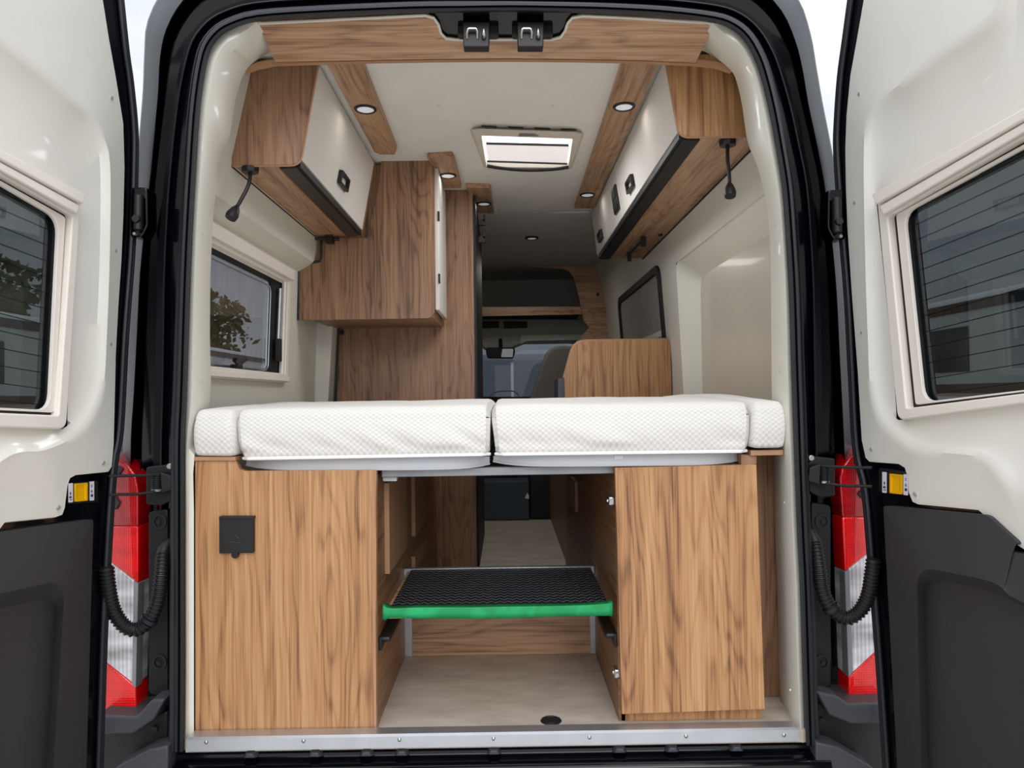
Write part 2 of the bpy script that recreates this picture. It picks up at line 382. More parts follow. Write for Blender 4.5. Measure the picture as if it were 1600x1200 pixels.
# left wall (grid with the window left open)
def gridwall(ys, prof, skip):
    m = MB(); n = len(prof)
    vs = [V((x, y, z)) for y in ys for (x, z) in prof]; fs = []
    for i in range(len(ys) - 1):
        for j in range(n - 1):
            if (i, j) in skip: continue
            a = i * n + j; fs.append((a, a + 1, a + n + 1, a + n))
    m.add(vs, fs); return m
LPt, LN = V((-0.866, 0, 0.85)), V((1, 0, -0.04))
def L(px, py, off=0.0): return PP(px, py, LPt + V((off, 0, 0)), LN)
lx = lambda z: -0.866 + 0.04 * (z - 0.85)
wy0, wy1, wz0, wz1 = 0.22, 1.015, 0.895, 1.255
profL = [(-0.88, 0.0), (lx(wz0), wz0), (lx(wz1), wz1), (-0.848, 1.335), (-0.785, 1.372), (-0.775, 1.42), (-0.77, 1.5), (-0.70, 1.81)]
gl = gridwall([0.15, wy0, wy1, 1.62, 5.2], profL, {(1, 1)})
struct(gl.build('wall_left', 'wall', solid=0.0), 'cream left interior wall around the side window', 'wall')
# outer skin keeps daylight out between the inner wall and the world
def skin(ys, prof, skip, name, label):
    return struct(gridwall(ys, prof, skip).build(name, 'band_paint'), label, 'van body')
skin([0.13, wy0 - 0.03, wy1 + 0.12, 5.2], [(-0.91, -0.6), (-0.91, wz0 - 0.03), (-0.90, wz1 + 0.03), (-0.76, 1.86), (0, 1.9)], {(1, 1)}, 'body_side_left', 'outer left side and roof skin of the van')

# right wall: recess, pillar, sliding door window
sy0, sy1, sz0, sz1 = 1.74, 2.98, 0.95, 1.43
profR = [(0.80, 0.0), (0.79, sz0), (0.765, sz1), (0.757, 1.39), (0.74, 1.55), (0.66, 1.81)]
struct(gridwall([0.15, 1.40, 1.62], [(0.80, 0.0), (0.80, 0.62), (0.765, 1.30), (0.757, 1.39), (0.74, 1.55), (0.66, 1.81)], {(0, 1), (0, 2)}).build('wall_right', 'wall'), 'cream right interior wall with deep recessed panel', 'wall')
b = gridwall([1.62, sy0, sy1, 5.2], [(0.80, 0.0), (0.79, sz0), (0.757, sz1), (0.75, 1.47), (0.74, 1.55), (0.66, 1.81)], {(1, 1)})
struct(b.build('wall_right_front', 'wall'), 'cream right interior wall by the sliding door', 'wall')
skin([0.13, sy0 - 0.03, sy1 + 0.3, 5.2], [(0.87, -0.6), (0.87, sz0 - 0.03), (0.865, sz1 + 0.03), (0.70, 1.86), (0, 1.9)], {(1, 1)}, 'body_side_right', 'outer right side and roof skin of the van')
b = MB()
rc = lambda x, z: x
o0 = [V((0.79, 0.03, sz0)), V((0.79, 1.40, sz0)), V((0.757, 1.40, 1.39)), V((0.757, 0.03, 1.39))]
b.loft([rp([V((0.79, 0.15, sz0 - .3)), V((0.79, 1.405, sz0 - .3)), V((0.757, 1.405, 1.395)), V((0.757, 0.15, 1.395))], [0, 0, 0.06, 0.0]),
        rp([V((0.83, 0.15, sz0 - .3)), V((0.83, 1.37, sz0 - .3)), V((0.80, 1.33, 1.34)), V((0.80, 0.15, 1.34))], [0, 0, 0.06, 0.0]),
        rp([V((0.845, 0.15, sz0 - .3)), V((0.845, 1.33, sz0 - .3)), V((0.835, 1.29, 1.31)), V((0.835, 0.15, 1.31))], [0, 0, 0.06, 0.0])])
struct(b.build('trim_1', 'cream'), 'cream sloping edge around the right wall recess', 'trim')
b = MB(); b.add([V((0.846, 0.15, 0.6)), V((0.846, 1.36, 0.6)), V((0.834, 1.36, 1.33)), V((0.834, 0.15, 1.33))], [(0, 1, 2, 3)])
struct(b.build('trim_2', 'gloss_wall'), 'glossy beige recessed panel in the right wall', 'trim')

# cab end: grey fabric drop, windscreen surround
b = MB()
b.loft([[V((-0.72, 2.02, ZC)), V((0.68, 2.02, ZC))], [V((-0.72, 2.06, ZC - 0.02)), V((0.68, 2.06, ZC - 0.02))], [V((-0.74, 2.75, 1.72)), V((0.74, 2.75, 1.72))], [V((-0.74, 3.6, 1.78)), V((0.74, 3.6, 1.78))]], False)
struct(b.build('trim_3', 'greyfab'), 'dark grey fabric headlining behind the cab', 'headlining')
b = MB(); b.tube([V((-0.2, 2.05, ZC - 0.006)), V((0.1, 2.05, ZC - 0.006)), V((0.45, 2.03, ZC - 0.008))], 0.004, 6)
struct(b.build('trim_4', 'white_lam'), 'thin white joint strip at the ceiling edge', 'trim')

# body rings around the rear opening ------------------------------------------------
W = [(287, 1175), (288, 1050), (288, 940), (288, 800), (288, 690), (291, 620), (294, 525), (297, 430), (301, 340), (305, 270), (309, 204), (314, 150), (321, 105), (329, 76), (343, 57), (362, 45), (403, 33), (500, 26), (640, 20), (720, 19), (795, 18), (870, 19), (950, 21), (1040, 26), (1114, 35), (1143, 45), (1163, 62), (1180, 92), (1191, 125), (1203, 175), (1213, 230), (1223, 292), (1229, 370), (1234, 460), (1237, 560), (1240, 650), (1243, 740), (1247, 840), (1251, 920), (1255, 1050), (1259, 1165)]
def outward(i):
    a = V(W[max(i - 1, 0)]); c = V(W[min(i + 1, len(W) - 1)]); t = (c - a).normalized()
    return V((t.y, -t.x))
OFF = {
 'S':  [(0, 15), (76, 17), (164, 17), (405, 19), (700, 20), (1175, 22)],
 'L2': [(0, 26), (76, 30), (164, 34), (290, 39), (405, 40), (700, 35), (1175, 38)],
 'C2': [(0, 34), (76, 38), (164, 42), (290, 48), (405, 52), (700, 48), (1175, 48)],
 'L1': [(0, 58), (45, 58), (76, 55), (164, 54), (290, 61), (405, 64), (700, 66), (1175, 70)],
 'Bi': [(0, 82), (45, 82), (76, 74), (164, 64), (290, 68), (405, 76), (700, 82), (1175, 84)],
 'Bo': [(0, 125), (45, 122), (76, 108), (110, 96), (164, 90), (290, 92), (405, 94), (700, 96), (1175, 98)],
}
def ring(k, y, extra=0):
    out = []
    for i, (px, py) in enumerate(W):
        o = outward(i); d = (interp(OFF[k], py) if k else 0) + extra
        if k and px > 767: d *= 0.93
        out.append(P(px + o.x * d, py + o.y * d, y))
    return out
def smoothr(r): return cr_spline(r, 3)
body = thing('van_body', 'glossy black van body frame around the open rear doorway', 'van body', (0, 0, -0.3), kind='structure')
b = MB(); b.loft([smoothr(ring('', 0.0, 3)), smoothr(ring('S', -0.012, -2)), smoothr(ring('S', 0.05)), smoothr(ring('L2', 0.06)), smoothr(ring('L2', 0.045, 2)), smoothr(ring('C2', 0.10)), smoothr(ring('L1', 0.085)), smoothr(ring('L1', 0.07, 2)), smoothr(ring('Bi', 0.11, -6)), smoothr(ring('Bi', 0.06))], False)
b.build('door_jamb', 'black_paint', body)
b = MB(); b.loft([smoothr(ring('Bi', 0.06)), smoothr(ring('Bi', 0.045, 2)), smoothr(ring('Bo', 0.09, -2)), smoothr(ring('Bo', 0.12)), smoothr(ring('Bo', 0.3, 0)), smoothr(ring('Bo', 0.5, -10))], False)
b.build('body_corner', 'band_paint', body)
seal = thing('door_seal', 'ribbed black rubber seal running around the rear opening', 'seal', (-0.8, 0, 0.8))
b = MB(); b.loft([smoothr(ring('', -0.012, -1)), smoothr(ring('', -0.034, 2)), smoothr(ring('', -0.038, 6)), smoothr(ring('', -0.028, 8)), smoothr(ring('', -0.04, 10)), smoothr(ring('', -0.040, 14)), smoothr(ring('', -0.027, 16)), smoothr(ring('S', -0.03, 0)), smoothr(ring('S', 0.0, 2))], False)
b.build('seal_lip', 'rubber', seal)
b = MB(); b.tube([p for p in smoothr(ring('L2', 0.046, 1))][0:150], 0.0022, 6)
b.build('seam', 'band_paint', body)

# horizontal joint and hole plates on the lower jambs
for side in (0, 1):
    if side == 0: pts = [(232, 800), (262, 795), (262, 1082), (250, 1088), (232, 1084)]
    else: pts = [(1268, 785), (1298, 790), (1298, 1072), (1282, 1076), (1268, 1070)]
    b = MB(); b.prism(rp([P(x, y, 0.035) for x, y in pts], 0.01), (0, 0.02, 0))
    pl = b.build('bracket_plate', 'black_plastic', body, bevel=0.002)
    for hy in (815, 1035):
        b = MB(); cx = (pts[0][0] + pts[1][0]) / 2 + 2
        b.frame([P(cx + 11 * math.cos(a), hy + 12 * math.sin(a), 0.03) for a in [i * math.pi / 10 for i in range(20)]],
                [P(cx + 8 * math.cos(a), hy + 9 * math.sin(a), 0.03) for a in [i * math.pi / 10 for i in range(20)]], (0, 0.006, 0))
        b.build('hole_rim', 'rubber', pl)
        b = MB(); b.disc(P(cx, hy, 0.036), (0, -1, 0), 0.0055, 0.006, 10); b.build('bolt', 'rubber', pl)
# joint across the jamb at hinge height
# cream moulding that lines the opening ----------------------------------------------
I = [(303, 1150), (303, 1050), (303, 940), (303, 800), (304, 712), (328, 626), (328, 525), (329, 430), (333, 345), (339, 285), (346, 238), (359, 212), (367, 162), (375, 131), (384, 111), (396, 103), (430, 95), (520, 91), (640, 88), (720, 87), (790, 87), (870, 88), (950, 89), (1020, 91), (1089, 93), (1116, 98), (1141, 109), (1151, 128), (1159, 162), (1163, 190), (1169, 225), (1184, 262), (1198, 320), (1204, 400), (1205, 500), (1206, 625), (1209, 712), (1211, 840), (1214, 920), (1217, 1050), (1222, 1132)]
yI = lambda py: interp([(100, 0.13), (240, 0.13), (640, 0.13), (700, 0.10), (1200, 0.10)], py)
def tuck(px): return V((0, 0.05, 0.055)) * max(0.0, min(1.0, (px - 384) / 24, (1134 - px) / 24))
def midring(t, y):
    return [P(lerp(a[0], c[0], t), lerp(a[1], c[1], t), y) + tuck(lerp(a[0], c[0], t)) * (1 if t > 0.02 else 0.25) for a, c in zip(W, I)]
def Iring(dy=0.0, left=0.02, right=0.16):
    out = []
    for i, (px, py) in enumerate(I):
        if i < 5: y = 0.012
        elif i > 35: y = 0.16
        else: y = 0.13
        out.append(P(px, py, y + dy) + tuck(px))
    return out
b = MB(); b.loft([cr_spline(midring(0.0, -0.005), 3), cr_spline(midring(0.22, -0.016), 3), cr_spline(midring(0.45, 0.008), 3), cr_spline(Iring(), 3), cr_spline(Iring(0.10), 3)], False)
tm = b.build('trim_5', 'cream'); struct(tm, 'cream plastic moulding lining the rear opening', 'trim')
def screws(pts, parent, fn, name='screw', r=0.0045, mat='steel'):
    for px, py in pts:
        c = fn(px, py); b = MB(); n = (EYE - c).normalized()
        b.disc(c - n * 0.003, n, r, 0.005, 12, r * 0.8); b.build(name, mat, parent)
screws([(315, 365), (314, 596)], tm, lambda x, y: P(x, y, 0.022), r=0.0032)
screws([(1213, 352), (1219, 580), (1226, 785), (1235, 1078)], tm, lambda x, y: P(x, y, 0.03), r=0.0036)

# sill ------------------------------------------------------------------------------
sill = thing('sill_strip', 'brushed aluminium sill strip along the floor edge', 'sill', (0, -0.02, -0.03))
a0, a1 = P(292, 1146, -0.035), P(1248, 1133, -0.035)
xl, xr = a0.x, a1.x
b = MB()
prof = [(0.008, 0.009), (-0.028, 0.010), (-0.034, 0.006), (-0.036, -0.020), (-0.030, -0.022), (-0.028, 0.0005), (0.008, 0.0005)]
b.loft([[V((xl, y, z)) for y, z in prof], [V((xr, y, z)) for y, z in prof]], True, True)
b.build('strip', 'alu', sill)
for px in (322, 474, 624, 771, 921, 1072, 1225):
    b = MB(); c = P(px, 1160 - (px - 322) * 0.0125, -0.036); b.ball(c, 0.0045, 10, 6, (1, 0.6, 1)); b.build('rivet', 'steel', sill)
# bumper below
bm_ = thing('rear_bumper', 'black bumper step below the aluminium sill', 'bumper', (0, -0.1, -0.2))
b = MB(); prof = [(0.02, -0.034), (-0.012, -0.036), (-0.016, -0.050), (-0.045, -0.056), (-0.056, -0.062), (-0.062, -0.082), (-0.095, -0.10), (-0.13, -0.12), (-0.14, -0.30), (0.02, -0.35)]
b.loft([[V((x, y, z)) for y, z in prof] for x in (-0.80, -0.4, 0, 0.4, 0.76)], True, True)
b.build('step', 'black_paint', bm_, bevel=0.004)
for px in (392, 493, 573, 628, 772, 968, 1050, 1150):
    c = P(px, 1177 - (px - 392) * 0.0135, -0.02); b = MB()
    b.loft([[c + V((dx * s, dy, dz * s)) for dx, dz in ((-0.019, -0.009), (0.019, -0.009), (0.011, 0.007), (-0.011, 0.007))] for dy, s in ((0.012, 1.0), (-0.004, 0.9), (-0.012, 0.6))], True, True)
    b.build('rubber_stop', 'bumper', bm_, bevel=0.002)
for side, pts in ((0, [(150, 1118), (214, 1120), (236, 1094), (258, 1092), (240, 1125), (208, 1147), (150, 1148)]), (1, [(1400, 1098), (1326, 1100), (1308, 1088), (1275, 1080), (1296, 1118), (1330, 1132), (1400, 1130)])):
    b = MB(); q = [P(x, y, -0.02) for x, y in pts]
    b.prism(q, (0, 0.20, 0)); b.build('corner_cap', 'bumper', bm_, bevel=0.006, seg=3)
    pts2 = [(150, 1150), (262, 1110), (262, 1230), (150, 1230)] if side == 0 else [(1400, 1134), (1272, 1095), (1272, 1230), (1400, 1230)]
    b = MB(); b.prism(rp([P(x, y, 0.02) for x, y in pts2], 0.01), (0, 0.1, 0)); b.build('corner_body', 'black_plastic', bm_, bevel=0.006)
    for k in range(2):
        cx, cy = ((243, 1118 + 36 * k) if side == 0 else (1283, 1105 + 36 * k))
        b = MB(); b.disc(P(cx, cy + 20, 0.018), (0, -1, 0), 0.008, 0.008, 12); b.build('bolt', 'rubber', bm_)
    pts3 = [(180, 1200), (232, 1172), (262, 1165), (262, 1215), (180, 1230)] if side == 0 else [(1365, 1200), (1310, 1168), (1275, 1160), (1275, 1215), (1365, 1230)]
    b = MB(); b.prism([P(x, y, -0.05) for x, y in pts3], (0, 0.06, 0)); b.build('corner_step', 'bumper', bm_, bevel=0.004)

# header panel -------------------------------------------------------------------------
hd = [(403, 37), (500, 32), (640, 25), (664, 24), (678, 28), (685, 38), (689, 52), (697, 60), (712, 62), (790, 62), (862, 62), (876, 58), (883, 48), (887, 36), (894, 28), (910, 25), (1000, 29), (1060, 33), (1108, 36), (1114, 41), (1087, 98), (1000, 94), (900, 92), (790, 91), (680, 92), (560, 94), (430, 97)]
yh = lambda py: 0.0 + (py - 25) / 72 * 0.15
head = thing('header_panel', 'walnut panel over the rear opening, notched for the door strikers', 'panel', P(790, 91, 0.15))
b = MB(); q = [P(x, y, yh(y)) for x, y in hd]; b.prism(q, (0, 0.004, 0.014)); b.build('board', 'wood_x', head, smooth=False)
b = MB(); b.tube(q[0:20], 0.0035, 6); b.build('edge_strip', 'cream', head)
b = MB(); lip = [(382, 113), (400, 106), (430, 100), (560, 96), (680, 94), (790, 93), (900, 94), (1000, 96), (1087, 100), (1120, 104), (1143, 112)]
b.loft([[P(x, y - 8, 0.155) for x, y in lip], [P(x, y, 0.155) for x, y in lip], [P(x, y, 0.155) + V((0, 0.014, 0)) for x, y in lip], [P(x, y - 8, 0.155) + V((0, 0.014, 0.01)) for x, y in lip]], False)
b.build('lip', 'edge', head)

# striker recess + strikers
b = MB(); q = rp([P(x, y, 0.0 + (y - 25) / 72 * 0.15 + 0.003) + V((0, 0, 0.005)) for x, y in [(668, 14), (904, 14), (896, 68), (680, 68)]], 0.01); b.prism(q, (0, 0.004, 0.006))
struct(b.build('trim_6', 'black_paint'), 'black body metal behind the door strikers', 'trim')
for k, (cx, lab) in enumerate(((744, 'black door striker with steel loop, left one in the header notch'), (829, 'black door striker with steel loop, right one in the header notch'))):
    st = thing('door_striker', lab, 'striker', P(cx, 74, 0.03), 'door strikers in the header notch')
    b = MB(); b.prism(rp([P(x, y, 0.04) for x, y in [(cx - 29, 27), (cx + 35, 27), (cx + 35, 56), (cx - 29, 56)]], 0.008), (0, 0.02, 0)); b.build('backing_plate', 'black_plastic', st, bevel=0.002)
    b = MB(); b.prism(rp([P(x, y, 0.012) for x, y in [(cx - 21, 34), (cx + 21, 34), (cx + 20, 73), (cx - 20, 73)]], 0.003), (0, 0.03, 0)); b.build('block', 'black_plastic', st, bevel=0.003)
    b = MB(); b.tube(cr_spline([P(cx - 14, 60, 0.012), P(cx - 14, 50, 0.002), P(cx - 12, 45, 0.0), P(cx - 6, 44.5, 0.0), P(cx, 45, 0.0), P(cx + 2, 50, 0.002), P(cx + 2, 60, 0.012)], 4), 0.0032, 8); b.build('steel_loop', 'steel', st)
    b = MB(); b.tube([P(cx + 12, 60, 0.012), P(cx + 12, 54, 0.0), P(cx + 12, 50, -0.002), P(cx + 12, 44, -0.002)], [0.0045, 0.004, 0.0035, 0.001], 10); b.build('pin', 'steel', st)
    b = MB(); b.disc(P(cx + 12, 59, 0.012), (0, -1, 0), 0.006, 0.003, 14); b.build('pin_collar', 'dark', st)

# ================================================================== REAR DOORS
class Door:
    def __init__(s, H, ang, sgn):
        s.H = V(H); s.d = V((sgn * math.sin(ang), -math.cos(ang), 0)); s.n = V((-sgn * math.cos(ang), -math.sin(ang), 0)); s.sgn = sgn
    def tz(s, px, py, off=0.0):
        p = PP(px, py, s.H + s.n * off, s.n); return ((p - s.H).dot(s.d), p.z)
    def at(s, t, z, off=0.0): return V((s.H.x, s.H.y, 0)) + s.d * t + s.n * off + V((0, 0, z))
    def c(s, k, off=0.0):
        if k[0] == 'w': t, z = k[1], k[2]
        else: t, z = s.tz(k[0], k[1], off)
        return s.at(t, z, off)
    def ext(s, a, b_, t, off=0.0):
        t0, z0 = s.tz(*a, off); t1, z1 = s.tz(*b_, off); return ('w', t, z0 + (z1 - z0) * (t - t0) / (t1 - t0))
TF = 0.74
def build_door(D, lab, rimpx, A, Bk, Ck, wo, wi, go, gi, low, lowin, latch, scr, name):
    base = D.at(0.3, -0.3)
    t = thing(name, lab, 'door', base, kind='structure')
    # painted frame slab behind the liner, with the window left open
    rimpts = [D.tz(x, y, 0.0) for x, y in rimpx]
    top = rimpts[0]
    outer = [D.at(a, z, 0) for a, z in rimpts]
    ofar = [('w', TF, -0.45), ('w', TF, 1.55), ('w', TF - 0.06, 1.74), ('w', TF - 0.18, 1.82), ('w', 0.2, 1.86), ('w', top[0] + 0.05, 1.85)]
    oo = outer + [D.c(k) for k in ofar]
    hole = [D.c(k) for k in go]
    # frame = ring between outline and window hole, made by radial matching
    def resample_to(poly, cen, angs):
        out = []
        for a in angs:
            dv = (math.cos(a), math.sin(a)); best = None
            for i in range(len(poly)):
                p = poly[i]; q = poly[(i + 1) % len(poly)]
                ax, az = p[0] - cen[0], p[1] - cen[1]; bx, bz = q[0] - cen[0], q[1] - cen[1]
                ex, ez = bx - ax, bz - az
                den = dv[0] * ez - dv[1] * ex
                if abs(den) < 1e-12: continue
                s_ = (ax * ez - az * ex) / den; u = (ax * dv[1] - az * dv[0]) / den
                if s_ > 0 and -1e-9 <= u <= 1 + 1e-9:
                    if best is None or s_ < best: best = s_
            out.append((cen[0] + dv[0] * best, cen[1] + dv[1] * best))
        return out
    def to2(pts): return [((p - D.H).dot(D.d), p.z) for p in pts]
    cen = (0.42, 1.02)
    def angs_for(*polys):
        a = [2 * math.pi * i / 160 for i in range(160)]
        for poly in polys:
            for p in poly: a.append(math.atan2(p[1] - cen[1], p[0] - cen[0]) % (2 * math.pi))
        a = sorted(a); out = [a[0]]
        for x in a[1:]:
            if x - out[-1] > 1e-4: out.append(x)
        return out
    P2 = to2(oo); H2 = to2(hole); an = angs_for(P2, H2)
    R1 = resample_to(P2, cen, an); R2 = resample_to(H2, cen, an)
    b = MB(); b.loft([[D.at(a, z, 0.0) for a, z in R1], [D.at(a, z, -0.001) for a, z in R2], [D.at(a, z, -0.03) for a, z in R2], [D.at(a, z, -0.035) for a, z in R1], [D.at(a, z, 0.0) for a, z in R1]])
    b.build('painted_frame', 'black_paint', t)
    # rubber seal and raised flange near the hinge edge
    def off_line(pts, dt): return [D.at(a + dt, z, 0.006) for a, z in pts]
    b = MB(); b.tube(cr_spline(off_line(rimpts, 0.010), 4), 0.0065, 8); b.build('weather_seal', 'rubber', t)
    b = MB(); b.tube(cr_spline(off_line(rimpts, -0.001), 4), 0.0045, 8); b.build('flange', 'band_paint', t)
    # moulded liner: outer edge, ridge, hollow round the window
    A2 = to2([D.c(k) for k in A]); B2 = to2([D.c(k) for k in Bk]); C2 = to2([D.c(k) for k in Ck]); W2 = to2([D.c(k) for k in wo])
    an = angs_for(A2)
    Bs = to2(cr_spline([D.c(k) for k in Bk], 6, True)); Cs = to2(cr_spline([D.c(k) for k in Ck], 6, True))
    RA = resample_to(A2, cen, an); RB = resample_to(Bs, cen, an); RC = resample_to(Cs, cen, an); RW = resample_to(W2, cen, an)
    rings = [[D.at(a, z, 0.001) for a, z in RA], [D.at(lerp(a, q, 0.02), lerp(z, w, 0.02), 0.010) for (a, z), (q, w) in zip(RA, RB)], [D.at(a, z, 0.016) for a, z in RB],
             [D.at(lerp(a, q, 0.35), lerp(z, w, 0.35), 0.0185) for (a, z), (q, w) in zip(RB, RC)], [D.at(lerp(a, q, 0.7), lerp(z, w, 0.7), 0.013) for (a, z), (q, w) in zip(RB, RC)],
             [D.at(a, z, 0.006) for a, z in RC], [D.at(lerp(a, q, 0.6), lerp(z, w, 0.6), 0.003) for (a, z), (q, w) in zip(RC, RW)], [D.at(lerp(a, q, 1.12), lerp(z, w, 1.12), 0.001) for (a, z), (q, w) in zip(RC, RW)]]
    b = MB(); b.loft(rings); b.build('cream_liner', 'door_cream', t)
    for px, py in scr:
        c = D.c((px, py), 0.012); b = MB(); b.disc(c - D.n * 0.003, D.n, 0.005, 0.006, 12, 0.004); b.build('screw', 'screwhead', t)
    # window frame
    wf = None
    def R(ks, off, r): return rp([D.c(k, off) for k in ks], r, 5)
    b = MB(); b.frame(R(wo, 0.020, 0.022), R(wi, 0.020, 0.006), D.n * -0.024); wf = b.build('window_frame', 'rimwin', t, bevel=0.004, seg=3)
    # blind housing along the top and bead at the bottom
    tl = [D.c(k, 0.024) for k in (wo[0], wo[1])]; il = [D.c(k, 0.024) for k in (wi[0], wi[1])]
    for f0, f1, h in ((0.04, 0.50, 0.014), (0.56, 0.96, 0.009)):
        b = MB(); q = [lerp(tl[0], il[0], f0), lerp(tl[1], il[1], f0), lerp(tl[1], il[1], f1), lerp(tl[0], il[0], f1)]
        b.prism(q, D.n * h); b.build('blind_housing', 'rimwin', wf, bevel=0.003, seg=3)
    # black rubber gap and inner frame
    b = MB(); b.frame(R(wi, 0.002, 0.006), R(go, 0.002, 0.02), D.n * -0.01); b.build('rubber_gap', 'dark', wf)
    mid_o = [lerp(D.c(a, 0.008), D.c(g, 0.008), 0.48) for a, g in zip(wi, go)]; mid_i = [lerp(D.c(a, 0.008), D.c(g, 0.008), 0.9) for a, g in zip(wi, go)]
    b = MB(); b.frame(rp(mid_o, 0.008), rp(mid_i, 0.035), D.n * -0.008); b.build('inner_frame', 'rimwin', wf, bevel=0.002)
    b = MB(); g = [D.c(k, -0.008) for k in gi]; b.prism(g, D.n * -0.004); b.build('window_pane', 'tinted_lines', t, smooth=False)
    # lower charcoal panel with hollow
    li0 = rp([D.c(k, 0.034) for k in lowin], 0.05, 6)
    lm = rp([D.c(k, 0.004) for k in lowin], 0.05, 6)
    cc = sum(lm, V()) / len(lm)
    lm = [lerp(p, cc, 0.10) for p in lm]
    b = MB(); cpt = [lerp(p, cc, 0.985) for p in lm]
    lo_ = rp([D.c(k, 0.020) for k in low], 0.01, 6)
    base0 = [p - D.n * 0.020 for p in lo_]
    b.loft([base0, lo_, li0, lm], True); b.f.append(tuple(range(len(b.v) - len(lm), len(b.v)))); b.build('charcoal_panel', 'grey_plastic', t)
    # latch
    (x0, y0, x1, y1) = latch
    q = R([(x0, y0 + 3), (x1, y0 - 1), (x1, y1 - 3), (x0, y1)], 0.004, 0.006) if D.sgn < 0 else R([(x0, y0 - 2), (x1, y0 + 4), (x1, y1 + 3), (x0, y1 - 4)], 0.004, 0.006)
    b = MB(); b.prism(q, D.n * 0.006); la = b.build('latch_plate', 'black_plastic', t, bevel=0.002)
    w = x1 - x0; h = y1 - y0
    def rect(fx0, fx1, fy0, fy1, off, r):
        def bil(fx, fy):
            tl_, tr_ = V((x0, y0)), V((x1, y0)); y_ = lerp(y0, y1, fy); sl = (-4 if D.sgn < 0 else 5) * fx
            return D.c((lerp(x0, x1, fx), y_ + sl), off)
        return rp([bil(fx0, fy0), bil(fx1, fy0), bil(fx1, fy1), bil(fx0, fy1)], r, 4)
    b = MB(); b.frame(rect(0.30, 0.72, 0.14, 0.92, 0.013, 0.002), rect(0.35, 0.66, 0.2, 0.84, 0.013, 0.002), D.n * -0.006); b.build('button_rim', 'yellow', la)
    b = MB(); b.prism(rect(0.33, 0.68, 0.17, 0.88, 0.009, 0.001), D.n * 0.002); b.build('release_button', 'yellow', la)
    for f0 in (0.06, 0.78):
        b = MB(); b.prism(rect(f0, f0 + 0.15, 0.10, 0.93, 0.0115, 0.0015), D.n * 0.0006); stk = b.build('sticker', 'sticker', la, smooth=False)
        b = MB()
        for (u0, u1, v0, v1) in ((0.30, 0.62, 0.50, 0.56), (0.42, 0.52, 0.44, 0.62), (0.2, 0.7, 0.68, 0.78), (0.3, 0.8, 0.84, 0.88)) if f0 < 0.5 else ((0.38, 0.62, 0.18, 0.22), (0.38, 0.62, 0.26, 0.30), (0.3, 0.7, 0.50, 0.53), (0.46, 0.56, 0.44, 0.60), (0.28, 0.78, 0.68, 0.80)):
            b.prism(rect(f0 + 0.15 * u0, f0 + 0.15 * u1, 0.10 + 0.83 * v0, 0.10 + 0.83 * v1, 0.0123, 0), D.n * 0.0004)
        b.build('pictogram', 'ink', stk, smooth=False)
    return t, D
# left door
DL = Door((-0.935, 0, 0), math.radians(6), -1)
rimL = [(187, -6), (196, 80), (203, 130), (210, 204), (210, 262), (208, 330), (204, 408), (195, 525), (187, 670), (178, 723), (171, 810), (162, 983), (156, 1156), (154, 1230)]
E = DL.ext
woL = [(127, 303), E((0, 239), (125, 303), 0.67, 0.02), E((0, 668), (99, 671), 0.67, 0.02), (104, 671)]
wiL = [(114, 336), E((0, 272), (114, 336), 0.64, 0.02), E((0, 645), (92, 649), 0.64, 0.02), (92, 649)]
goL = [(90, 343), E((0, 291), (90, 343), 0.62), E((0, 637), (72, 641), 0.62), (76, 640)]
giL = [(100, 332), E((0, 280), (90, 333), 0.65), E((0, 650), (72, 650), 0.65), (84, 650)]
AL = [(155, -5), (165, 60), (175, 117), (187, 192), (189, 262), (187, 340), (184, 408), (179, 480), (175, 554), (172, 694), (169, 730), (164, 738), (112, 743), (103, 748), (99, 760), (95, 795), (91, 806), (80, 810), (0, 818), ('w', 0.46, 0.50), ('w', 0.55, 0.49), ('w', 0.64, 0.40), ('w', 0.72, 0.40), ('w', 0.72, 0.8), ('w', 0.72, 1.5), ('w', 0.60, 1.74), ('w', 0.4, 1.79), ('w', 0.15, 1.80)]
BL = [(0, 62), (62, 108), (100, 145), (135, 175), (156, 215), (165, 265), (164, 400), (160, 520), (155, 610), (137, 660), (108, 690), (60, 712), (0, 722), ('w', 0.5, 0.62), ('w', 0.6, 0.6), ('w', 0.68, 0.8), ('w', 0.68, 1.3), ('w', 0.64, 1.5), ('w', 0.5, 1.55)]
CL = [(0, 96), (50, 132), (90, 165), (125, 192), (145, 225), (153, 265), (152, 400), (147, 520), (140, 595), (125, 635), (98, 668), (50, 688), (0, 696), ('w', 0.5, 0.66), ('w', 0.58, 0.65), ('w', 0.66, 0.8), ('w', 0.66, 1.3), ('w', 0.62, 1.45), ('w', 0.5, 1.49)]
lowL = [(146, 811), E((0, 831), (146, 811), 0.70), ('w', 0.70, -0.42), (134, 1240)]
liL = [(102, 905), E((0, 925), (102, 905), 0.64), ('w', 0.62, -0.36), (82, 1225)]
build_door(DL, 'open rear door on the left with cream liner and tinted window', rimL, AL, BL, CL, woL, wiL, goL, giL, lowL, liL, (104, 752, 150, 788),
           [(174, 153), (180, 392), (172, 538), (161, 723), (91, 793)], 'door_1')
DR = Door((0.862, 0, 0), math.radians(8), 1)
E = DR.ext
rimR = [(1331, -6), (1322, 60), (1314, 120), (1309, 190), (1308, 233), (1312, 300), (1317, 370), (1325, 467), (1331, 580), (1338, 700), (1352, 767), (1362, 880), (1374, 1027), (1386, 1200), (1388, 1240)]
woR = [(1369, 303), E((1600, 175), (1375, 300), 0.67, 0.02), E((1600, 630), (1404, 656), 0.67, 0.02), (1402, 657)]
wiR = [(1386, 338), E((1600, 214), (1386, 338), 0.64, 0.02), E((1600, 614), (1418, 637), 0.64, 0.02), (1416, 638)]
